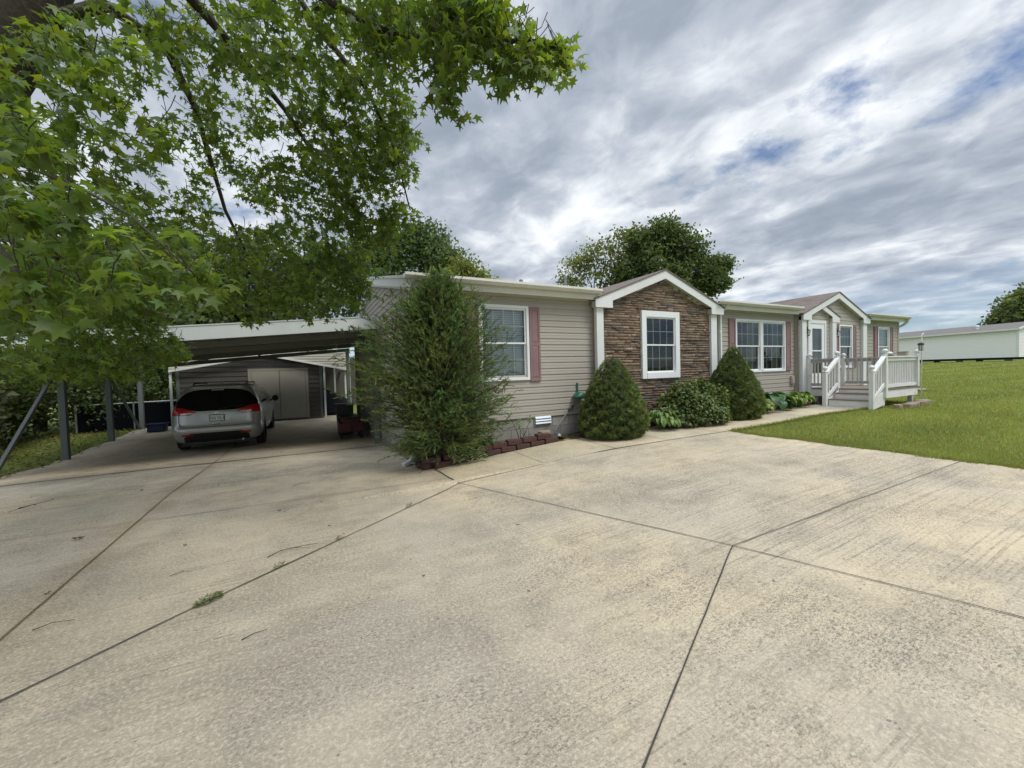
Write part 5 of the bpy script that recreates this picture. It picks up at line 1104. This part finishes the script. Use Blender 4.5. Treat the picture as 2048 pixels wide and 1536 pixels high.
q = rear(0, 1.03, .038); b = B(); b.prism([(q[0]-.10, q[1], q[2]+.010), (q[0]-.02, q[1], q[2]-.008), (q[0]+.02, q[1], q[2]-.008), (q[0]+.10, q[1], q[2]+.010), (q[0]+.02, q[1], q[2]+.008), (q[0]-.02, q[1], q[2]+.008)], (0, -.006, 0)); b.build('badge', 'chrome', van)
q0, q1 = rear(.05, 1.12, .02), rear(.62, 1.19, .022); B().tube([q0, ((q0[0]+q1[0])/2, (q0[1]+q1[1])/2-.015, (q0[2]+q1[2])/2), q1], .009, 6).build('rear_wiper', 'carblack', van)
B().prism([(VX-.02, VY+.62, VZ+1.755), (VX-.02, VY+.80, VZ+1.76), (VX-.005, VY+.64, VZ+1.83)], (.04, 0, 0)).build('antenna_fin', 'carpaint', van, bevel=.006)
B().tube([(VX+.55, VY+.30, VZ+.27), (VX+.55, VY+.08, VZ+.27)], .03, 8).build('exhaust', 'steel', van)
B().box(VX-.8, VX+.8, VY+.25, VY+4.9, VZ+.17, VZ+.25).build('underbody', 'carblack', van)

# ---------------------------------------------------------------- far mobile home across the lawn
fh = thing('mobile_home', 'long white mobile home with grey roof across the lawn', 'mobile home', (54.0, 3.7, 1.3))
c0 = np.array((54.04, 3.66)); dx = np.array((56.75, 12.4))-c0; dx /= np.linalg.norm(dx); LEN = 19.0; wn = np.array((dx[1], -dx[0])); WDT = 4.3
q = lambda u, v, z: (*(c0+dx*u+wn*v), z)
b = B(); k = 20; zb, zt_ = 1.62, 4.12
for i in range(k):
    a = zb+(zt_-zb)*i/k; c = zb+(zt_-zb)*(i+1)/k
    b.grid([[q(0, -o_, z_), q(LEN, -o_, z_)] for o_, z_ in ((.0, a), (.03, a), (.03, a+.02), (.005, c))]); b.grid([[q(-o_, 0, z_), q(-o_, WDT, z_)] for o_, z_ in ((.0, a), (.03, a), (.03, a+.02), (.005, c))])
b.prism([q(0, 0, zt_), q(0, WDT, zt_), q(0, WDT/2, zt_+.62)], (dx[0]*.05, dx[1]*.05, 0)); b.add([q(0, 0, zb), q(LEN, 0, zb), q(LEN, WDT, zb), q(0, WDT, zb)], [(0, 1, 2, 3)]); b.build('wall', 'farwall', fh)
b = B()
for s in (0, 1):
    e_, r_ = (-.25, WDT/2) if s == 0 else (WDT+.25, WDT/2)
    b.add([q(-.2, e_, zt_+.0), q(LEN+.2, e_, zt_), q(LEN+.2, r_, zt_+.68), q(-.2, r_, zt_+.68), q(-.2, e_, zt_-.06), q(LEN+.2, e_, zt_-.06), q(LEN+.2, r_, zt_+.62), q(-.2, r_, zt_+.62)], [(0, 1, 2, 3), (7, 6, 5, 4), (0, 4, 5, 1), (1, 5, 6, 2), (3, 7, 4, 0)])
rf = b.build('roof', 'farroof', fh)
b = B(); b.beam(q(-.2, -.27, zt_-.06), q(LEN, -.27, zt_-.06), .05, .14); b.beam(q(-.22, -.25, zt_-.04), q(-.22, WDT/2, zt_+.62), .05, .16); b.beam(q(-.22, WDT+.25, zt_-.04), q(-.22, WDT/2, zt_+.62), .05, .16); b.build('eave_trim', 'trim', fh)
B().beam(q(-.03, -.03, zb), q(-.03, -.03, zt_), .16, .16, (1, 0, 0)).build('corner_trim', 'trim', fh)
vp = q(3.2, .9, zt_+.2); B().lathe(vp, [(.22, 0), (.14, .08), (.10, .18), (.10, .32), (.16, .33), (.05, .42)], 10).build('roof_vent', 'trim', rf)
b = B()
for u in (1.0, 4.5, 8, 11.5, 15): 
    for v in (.8, 3.4): p_ = q(u, v, 1.0); b.box(p_[0]-.2, p_[0]+.2, p_[1]-.2, p_[1]+.2, .9, zb-.2)
b.build('pier', 'block', fh, uv=uvb); b = B(); b.beam(q(.1, .8, zb-.12), q(LEN, .8, zb-.12), .12, .22); b.beam(q(.1, 3.4, zb-.12), q(LEN, 3.4, zb-.12), .12, .22); b.build('chassis_beam', 'iron', fh)
b = B(); b.lathe(q(9.5, .25, 1.6), [(.2, -.1), (.36, -.1), (.36, .1), (.2, .1)], 16, 'x'); b.lathe(q(10.4, .25, 1.6), [(.2, -.1), (.36, -.1), (.36, .1), (.2, .1)], 16, 'x'); b.build('wheel', 'rubber', fh)
t = thing('stone_slab', 'pale slab lying on bare earth in the lawn past the deck', 'slab', (19.2, -.9, .48))
b = B(); xg, yg = 17.6, -.75
for (x, y, s_) in ((xg, yg, .30), (xg+1.1, yg-.1, .26)): b.prism([(x-s_, y-s_*.5, g1(x, y)-.02), (x+s_, y-s_*.6, g1(x, y)-.02), (x+s_*.9, y+s_*.5, g1(x, y)-.02), (x-s_*.8, y+s_*.6, g1(x, y)-.02)], (0, 0, .05))
b.build('slab', 'walk', t, bevel=.01)

# ---------------------------------------------------------------- trees behind
def tree(name, label, base, blobs, nclump, nleaf, size, trunk_r, seed, mat='treeleaf', shade=1.0, hue=(1, 1, 1), group='trees behind the house', spread=.34):
    r2 = np.random.default_rng(seed); base = np.array(base, float); base[2] = g1(base[0], base[1]); t = thing(name, label, 'tree', base, group)
    cen = np.mean([bb[0] for bb in blobs], axis=0); tr = B(); top = np.array((cen[0], cen[1], cen[2]))
    tr.tube([base-(0, 0, .3), base*.7+top*.3+r2.normal(0, .15, 3), base*.35+top*.65, top], [trunk_r, trunk_r*.8, trunk_r*.55, trunk_r*.25], 9)
    Ps, cs = [], []
    for c_, r_ in blobs:
        c_ = np.array(c_, float); r_ = np.array(r_, float) if np.ndim(r_) else np.array((r_, r_, r_*.85), float); u = r2.uniform(.35, .7); p0 = base*(1-u)+top*u; tr.tube([p0, (p0+c_)/2+r2.normal(0, .2, 3), c_], [trunk_r*.4, trunk_r*.22, trunk_r*.08], 6)
        n = nclump; d = nrm(r2.normal(0, 1, (n, 3))); rad = r2.uniform(.15, 1, n)**.45*(1+.12*np.sin(d[:, 0]*7+d[:, 2]*5)+.1*np.sin(d[:, 1]*9)); cc = c_+d*rad[:, None]*r_
        for e_ in range(0, n, 9): tr.tube([c_+(cc[e_]-c_)*.2, cc[e_]], [trunk_r*.07, .008], 4, cap=False)
        k = nleaf; pp = rep(cc*1.0+(cc-c_)*(r2.uniform(0, 1, (n, 1)) > .86)*r2.uniform(.1, .38, (n, 1)), k)+r2.normal(0, spread, (n*k, 3))*np.array((1, 1, .6)); Ps.append(pp); cs.append(rep(r2.uniform(.62, 1.3, (n, 1)), k))
    tr.build('trunk', 'bark', t); P = np.concatenate(Ps); cb_ = np.concatenate(cs); m = len(P)
    D = r2.normal(0, 1, (m, 3))+np.array((0, 0, -.35)); Nn = r2.normal(0, .8, (m, 3))+np.array((0, 0, .8)); sz = r2.uniform(.7, 1.3, m)*size
    V, F = scatter(QUAD, QUADF[:, :], P, D, Nn, sz, sz*.62); c = tint(m, .75, 1.2, .10)*cb_*shade*np.array(hue)
    npmesh('crown', V, F, mat, t, col=rep(c, len(QUAD))); return t
def PB(l): return [(at(px, py, t_), r_) for px, py, t_, r_ in l]
tree('broadleaf_tree', 'tall dark green tree behind the house beyond the carport', (5.5, 22.5, 0), PB([(850, 480, 29, 1.6), (800, 500, 29, 2.0), (730, 520, 29, 2.2), (660, 545, 29, 2.0), (880, 525, 28.5, 1.5), (770, 560, 28, 2.2), (690, 600, 28, 2.2), (600, 560, 29, 2.0), (915, 552, 28.5, 1.0)]), 150, 16, .24, .28, 21, hue=(.85, .95, .95), shade=.85)
tree('yellowgreen_tree', 'small yellow green tree showing above the roof beside the cedar', (9.8, 20.0, 0), PB([(930, 545, 26, .9), (905, 565, 26, 1.0), (950, 562, 26, .55)]), 90, 12, .2, .14, 22, hue=(1.3, 1.15, .8))
tree('broadleaf_tree', 'dense rounded tree rising behind the stone faced gable', (21.5, 13.6, 0), PB([(1330, 470, 27, 1.25), (1290, 490, 27, 1.2), (1370, 500, 27, 1.4), (1310, 530, 26.5, 1.7), (1390, 545, 27, 1.5), (1425, 565, 27, 1.0), (1260, 550, 27, 1.3), (1340, 580, 26.5, 1.8), (1440, 530, 27.5, .55)]), 190, 14, .19, .26, 23, hue=(.85, .92, .85), shade=.8, spread=.25)
tree('airy_tree', 'loose airy tree with sky showing through left of the dense round tree', (16.0, 16.6, 0), PB([(1240, 490, 27.5, 1.2), (1195, 515, 27.5, 1.2), (1160, 530, 27.5, .9), (1215, 555, 27.5, 1.3), (1140, 565, 27.5, .7), (1265, 530, 27.5, 1.0), (1265, 470, 27.5, .5)]), 60, 9, .2, .16, 24, hue=(1.15, 1.05, .9), spread=.3)
tree('broadleaf_tree', 'dark round tree rising behind the far white mobile home', (100, 11, 0), PB([(2060, 605, 62, 2.6), (2036, 622, 62, 2.1), (2090, 595, 62, 3.4), (2008, 640, 62, 1.3), (2070, 640, 61, 2.6)]), 150, 12, .5, .4, 25, shade=.8, spread=.5, group='trees beyond the far home')
for i, (px, py, t_, r_, lb) in enumerate(((330, 560, 21, 2.6, 'dark tree in the grove directly above the shed roof'), (520, 560, 24, 2.8, 'dark tree in the grove above the middle of the carport roof'), (200, 600, 17, 2.3, 'dark tree in the grove behind the carport posts'), (60, 560, 15, 2.6, 'dark tree in the grove farthest from the house'), (430, 600, 23, 2.5, 'lower dark tree in the grove just over the van'))):
    c_ = at(px, py, t_); tree('grove_tree', lb, (c_[0], c_[1], 0), [(c_, r_), (c_+(-1.6, .5, -1.2), r_*.8), (c_+(1.7, .4, -1.0), r_*.8), (c_+(0, .4, 1.4), r_*.7), (c_+(.5, .3, -2.4), r_*.8)], 130, 14, .22, .2, 30+i, shade=.75, hue=(.9, .95, .95), group='dark grove behind the carport')
def bush(label, c_, r_, seed, shade=.8, size=.12, hue=(1, 1, 1)):
    c_ = np.array(c_, float); base = (c_[0], c_[1], 0); r2 = np.random.default_rng(seed); bl = [(c_+r2.normal(0, .5, 3)*np.array(r_)*.7, np.array(r_)*r2.uniform(.5, .8)) for _ in range(5)]
    tree('wild_bush', label, base, bl, 110, 12, size, .05, seed, shade=shade*.62, hue=hue, group='wild bushes along the carport side', spread=.16)
bush('wild bush behind the first carport post, darkest and nearest', (-9.6, 7.2, .9), (1.1, 1.1, 1.3), 51, .75)
bush('leafy wild bush between the diagonal brace and second carport post', (-9.6, 9.6, 1.1), (1.3, 1.3, 1.5), 52, 1.0, hue=(1.1, 1.1, .9))
bush('wild bush rising behind the screened fence', (-8.8, 13.2, 1.1), (1.6, 1.2, 1.6), 53, 1.1, hue=(.95, 1.05, .95))
bush('pale green wild bush behind the fence near the shed', (-7.1, 14.3, 1.3), (1.3, 1.2, 1.5), 54, 1.3, hue=(1.0, 1.1, .9))
bush('wild bush at the picture edge beside the grass strip', (-11.4, 6.4, 1.0), (1.5, 1.5, 1.7), 55, .7)
bush('dense dark wild bush beyond the grass strip, farthest back', (-12.6, 10.2, 1.6), (2.0, 2.0, 2.4), 57, .6)
bush('dark wild bush in the corner behind fence and shed side', (-7.6, 16.2, 1.6), (2.2, 1.4, 2.3), 58, .6)
bush('tall dark wild bush behind the fence post farthest from the shed', (-9.6, 15.2, 2.0), (1.8, 1.5, 2.6), 59, .55)
bush('low dark wild bush hugging the end of the screened fence', (-9.9, 11.0, .7), (1.2, 1.0, 1.1), 60, .6)
bush('tall wild bush filling the gap above the screened fence', (-10.5, 12.2, 1.8), (1.7, 1.3, 2.2), 56, .85)

# ---------------------------------------------------------------- the big sweetgum over the driveway
def sweetgum():
    r2 = np.random.default_rng(77)
    A = lambda l: [at(*q) for q in l]
    base = at(-330, 1010, 4.4); base[2] = g1(base[0], base[1])
    t = thing('sweetgum_tree', 'big sweetgum tree with star shaped leaves hanging over the driveway', 'tree', base)
    tr = B(); tk = [base-(0, 0, .2), at(-260, 700, 4.2), at(-90, 250, 4.0), at(30, 60, 3.8), at(140, -180, 3.9), at(230, -520, 4.2)]
    tr.tube(tk, [.42, .33, .29, .27, .22, .14], 14)
    limbs = [([tk[3], at(210, 10, 4.0), at(330, 90, 4.6), at(390, 215, 5.2), at(450, 420, 5.8), at(520, 560, 6.2)], .075),
             ([tk[4], at(330, -60, 3.9), at(420, 40, 4.4), at(505, 140, 4.9), at(570, 220, 5.3), at(680, 390, 5.8), at(720, 520, 6.0)], .07),
             ([tk[4], at(420, -130, 3.6), at(620, -20, 3.6), at(760, 60, 3.6), at(900, 90, 3.4), at(1060, 80, 3.2), at(1120, 100, 3.2)], .055),
             ([tk[4], at(500, -150, 4.2), at(640, 60, 4.5), at(735, 180, 4.6), at(790, 300, 4.8), at(820, 420, 5.0)], .05),
             ([tk[2], at(40, 330, 3.2), at(150, 370, 2.5), at(260, 430, 2.2), at(400, 560, 2.2)], .016),
             ([tk[2], at(60, 460, 4.2), at(160, 560, 5.2), at(260, 640, 5.8), at(340, 690, 6.2)], .05),
             ([tk[2], at(-60, 420, 2.8), at(20, 520, 2.3), at(70, 620, 2.1)], .03),
             ([tk[5], at(520, -420, 4.2), at(820, -260, 4.2), at(980, -120, 4.0), at(1010, 0, 3.8)], .05),
             ([tk[5], at(420, -500, 3.2), at(650, -420, 2.8), at(860, -300, 2.6)], .05)]
    for pts, r_ in limbs:
        tr.tube(pts, [r_*(1-.85*i/(len(pts)-1)) for i in range(len(pts))], 7)
    tr.build('trunk', 'bark', t, smooth=True)
    # leafy twigs: (px, py, rx, ry, depth range, twigs)
    E_ = [(110, 470, 190, 120, 1.9, 3.0, 34), (40, 330, 130, 110, 2.0, 3.2, 26), (60, 590, 120, 60, 2.0, 3.2, 22), (300, 500, 110, 55, 2.1, 2.9, 12), (400, 555, 50, 25, 2.0, 2.5, 6), (60, 170, 120, 110, 2.4, 3.5, 36), (180, 60, 110, 80, 2.6, 3.8, 24), (230, 250, 110, 110, 2.8, 4.8, 36), (110, 120, 90, 70, 2.4, 3.3, 14), (20, 250, 60, 60, 2.2, 3.2, 10),
          (120, 420, 190, 190, 3.2, 5.0, 120), (430, 60, 190, 80, 3.6, 5.4, 80), (640, 60, 190, 110, 3.4, 5.4, 165), (850, 40, 150, 85, 3.0, 4.4, 110), (900, 95, 70, 75, 3.0, 3.8, 34), (895, 185, 26, 36, 3.2, 3.6, 10), (1000, 60, 60, 60, 3.0, 3.6, 26), (1035, 110, 45, 45, 3.0, 3.4, 15), (1095, 105, 36, 30, 3.1, 3.4, 12), (985, 140, 30, 26, 3.1, 3.4, 5), (940, 20, 90, 50, 3.0, 3.6, 30),
          (700, 240, 120, 120, 4.2, 5.8, 165), (560, 250, 110, 140, 4.4, 6.0, 95), (760, 320, 66, 70, 4.6, 5.6, 62), (790, 270, 50, 40, 4.6, 5.2, 20), (720, 430, 90, 70, 4.8, 6.2, 90), (600, 400, 120, 90, 4.6, 6.4, 120), (790, 430, 45, 34, 4.9, 5.5, 22), (760, 470, 40, 30, 5.0, 5.6, 12), (660, 540, 80, 60, 5.2, 6.4, 76), (540, 520, 120, 70, 5.0, 6.6, 110), (700, 575, 36, 44, 5.4, 6.0, 20), (590, 600, 80, 30, 5.4, 6.2, 38), (480, 600, 70, 36, 5.2, 6.4, 32), (500, 636, 22, 20, 5.4, 6.0, 6),
          (380, 330, 90, 130, 4.6, 6.2, 52), (450, 260, 70, 120, 4.6, 6.2, 46), (320, 440, 110, 60, 4.4, 6.2, 64), (420, 490, 120, 50, 4.6, 6.4, 56), (380, 570, 60, 30, 4.8, 6.2, 18),
          (210, 560, 130, 70, 4.2, 6.4, 105), (190, 640, 130, 80, 4.6, 6.6, 130), (110, 690, 110, 60, 4.6, 6.4, 70), (250, 690, 80, 55, 5.0, 6.6, 60), (335, 705, 28, 20, 5.8, 6.4, 12), (30, 640, 80, 90, 3.2, 5, 40), (160, 735, 90, 24, 5.2, 6.2, 34), (60, 715, 90, 40, 4.6, 6, 46), (250, 730, 70, 24, 5.4, 6.2, 26), (320, 690, 36, 34, 5.4, 6.2, 26), (270, 610, 50, 40, 4.8, 6, 24), (320, 160, 120, 90, 3.8, 5.6, 38), (300, 60, 90, 50, 3.6, 5, 26),
          (300, -160, 380, 140, 3.0, 5.5, 60), (700, -150, 330, 130, 2.8, 5.0, 64), (500, -420, 500, 150, 2.8, 5.5, 60), (900, -330, 300, 120, 2.6, 4.4, 24)]  # unseen crown above the frame, added for continuity and to shade the concrete
    gaps = [(312, 205, 36, 40), (330, 130, 24, 20), (270, 60, 30, 24), (495, 300, 26, 30), (515, 425, 34, 22), (355, 300, 30, 16), (245, 115, 26, 30), (345, 370, 22, 16), (690, 95, 20, 16), (560, 60, 20, 18), (215, 100, 16, 18), (590, 330, 16, 18), (410, 150, 20, 16)]
    P0, D0, LN, LS = [], [], [], []
    for px, py, rx, ry, ta, tb, n in E_:
        n = int(n*(1.25 if tb < 3.5 else (.95 if ta < 4.3 else .80))); k = 0
        while k < n:
            a = r2.uniform(0, 2*math.pi); q = math.sqrt(r2.uniform(0, 1)); x, y = px+rx*q*math.cos(a), py+ry*q*math.sin(a); k += 1
            if any(((x-gx)/gw)**2+((y-gy)/gh)**2 < 1 for gx, gy, gw, gh in gaps) and r2.uniform() < .93: continue
            d = r2.uniform(ta, tb); P0.append(at(x, y, d)); v = CX*r2.normal(.35, .45)+CF*r2.normal(.1, .45)+np.array((0, 0, r2.normal(-.42, .28))); D0.append(v/np.linalg.norm(v)); LN.append(r2.uniform(.14, .34)*(.6 if d < 2.7 else 1)); LS.append(1)
    P0, D0, LN = np.array(P0), np.array(D0), np.array(LN); n = len(P0)
    tw = B()
    for p, d, l in zip(P0, D0, LN): s_ = p-d*l*.45; j_ = r2.normal(0, .012, (2, 3)); tw.tube([s_-d*l*.25+np.array((0, 0, .04)), s_+j_[0], p+d*l*.2+j_[1], p+d*l*.5+np.array((0, 0, -.05))], [.0036, .0032, .002, .001], 4, cap=False)
    tw.build('branches', 'twig', t)
    k = 9; u = np.tile(np.linspace(-.5, .55, k), n)[:, None]; PP = rep(P0, k)+rep(D0*LN[:, None], k)*u; side = np.cross(rep(D0, k), r2.normal(0, 1, (n*k, 3))); side = nrm(side)
    DD = rep(D0, k)*.5+side*.9+np.array((0, 0, -.45)); m = n*k; pet = r2.uniform(.03, .07, m)[:, None]; PP = PP+nrm(DD)*pet
    Nn = np.tile([0, 0, 1.0], (m, 1))+r2.normal(0, .55, (m, 3))+side*.5; sz = r2.uniform(.066, .112, m)*np.where(rep(LN[:, None], k)[:, 0] > 0, 1, 1)
    V, F = scatter(STAR, STARF, PP, DD, Nn, sz, sz*1.05); br = rep(r2.uniform(.72, 1.22, (n, 1)), k); c = tint(m, .72, 1.25, .07)*br
    nb = 2200; th = r2.uniform(0, 2*math.pi, nb); q = np.sqrt(r2.uniform(0, 1, nb)); BP = np.column_stack([-5.6+4.0*q*np.cos(th), -7.4+3.4*q*np.sin(th), r2.uniform(4.6, 7.6, nb)-.25*q*q*4])  # unseen leaves beside and behind the camera, added to shade the near driveway
    fd = (BP-CAM)@CF; sx_ = 1024+FPX*((BP-CAM)@CX)/np.where(fd > .1, fd, 1); sy_ = 768-FPX*((BP-CAM)@CU)/np.where(fd > .1, fd, 1); BP = BP[(fd < .1) | (sx_ < -60) | (sy_ < -60)]; nb = len(BP)
    V2, F2 = scatter(STAR, STARF, BP, r2.normal(0, 1, (nb, 3))+np.array((0, 0, -.5)), np.tile([0, 0, 1.0], (nb, 1))+r2.normal(0, .5, (nb, 3)), r2.uniform(.15, .24, nb)); F = np.concatenate([F, F2+len(V)]); V = np.concatenate([V, V2]); c2 = tint(nb, .72, 1.25, .12)
    yg = r2.uniform(0, 1, m) < .12; c[yg] *= np.array([1.4, 1.3, .8]); npmesh('crown', V, F, 'sweetgum', t, col=rep(np.concatenate([c, c2]), len(STAR)))
sweetgum()
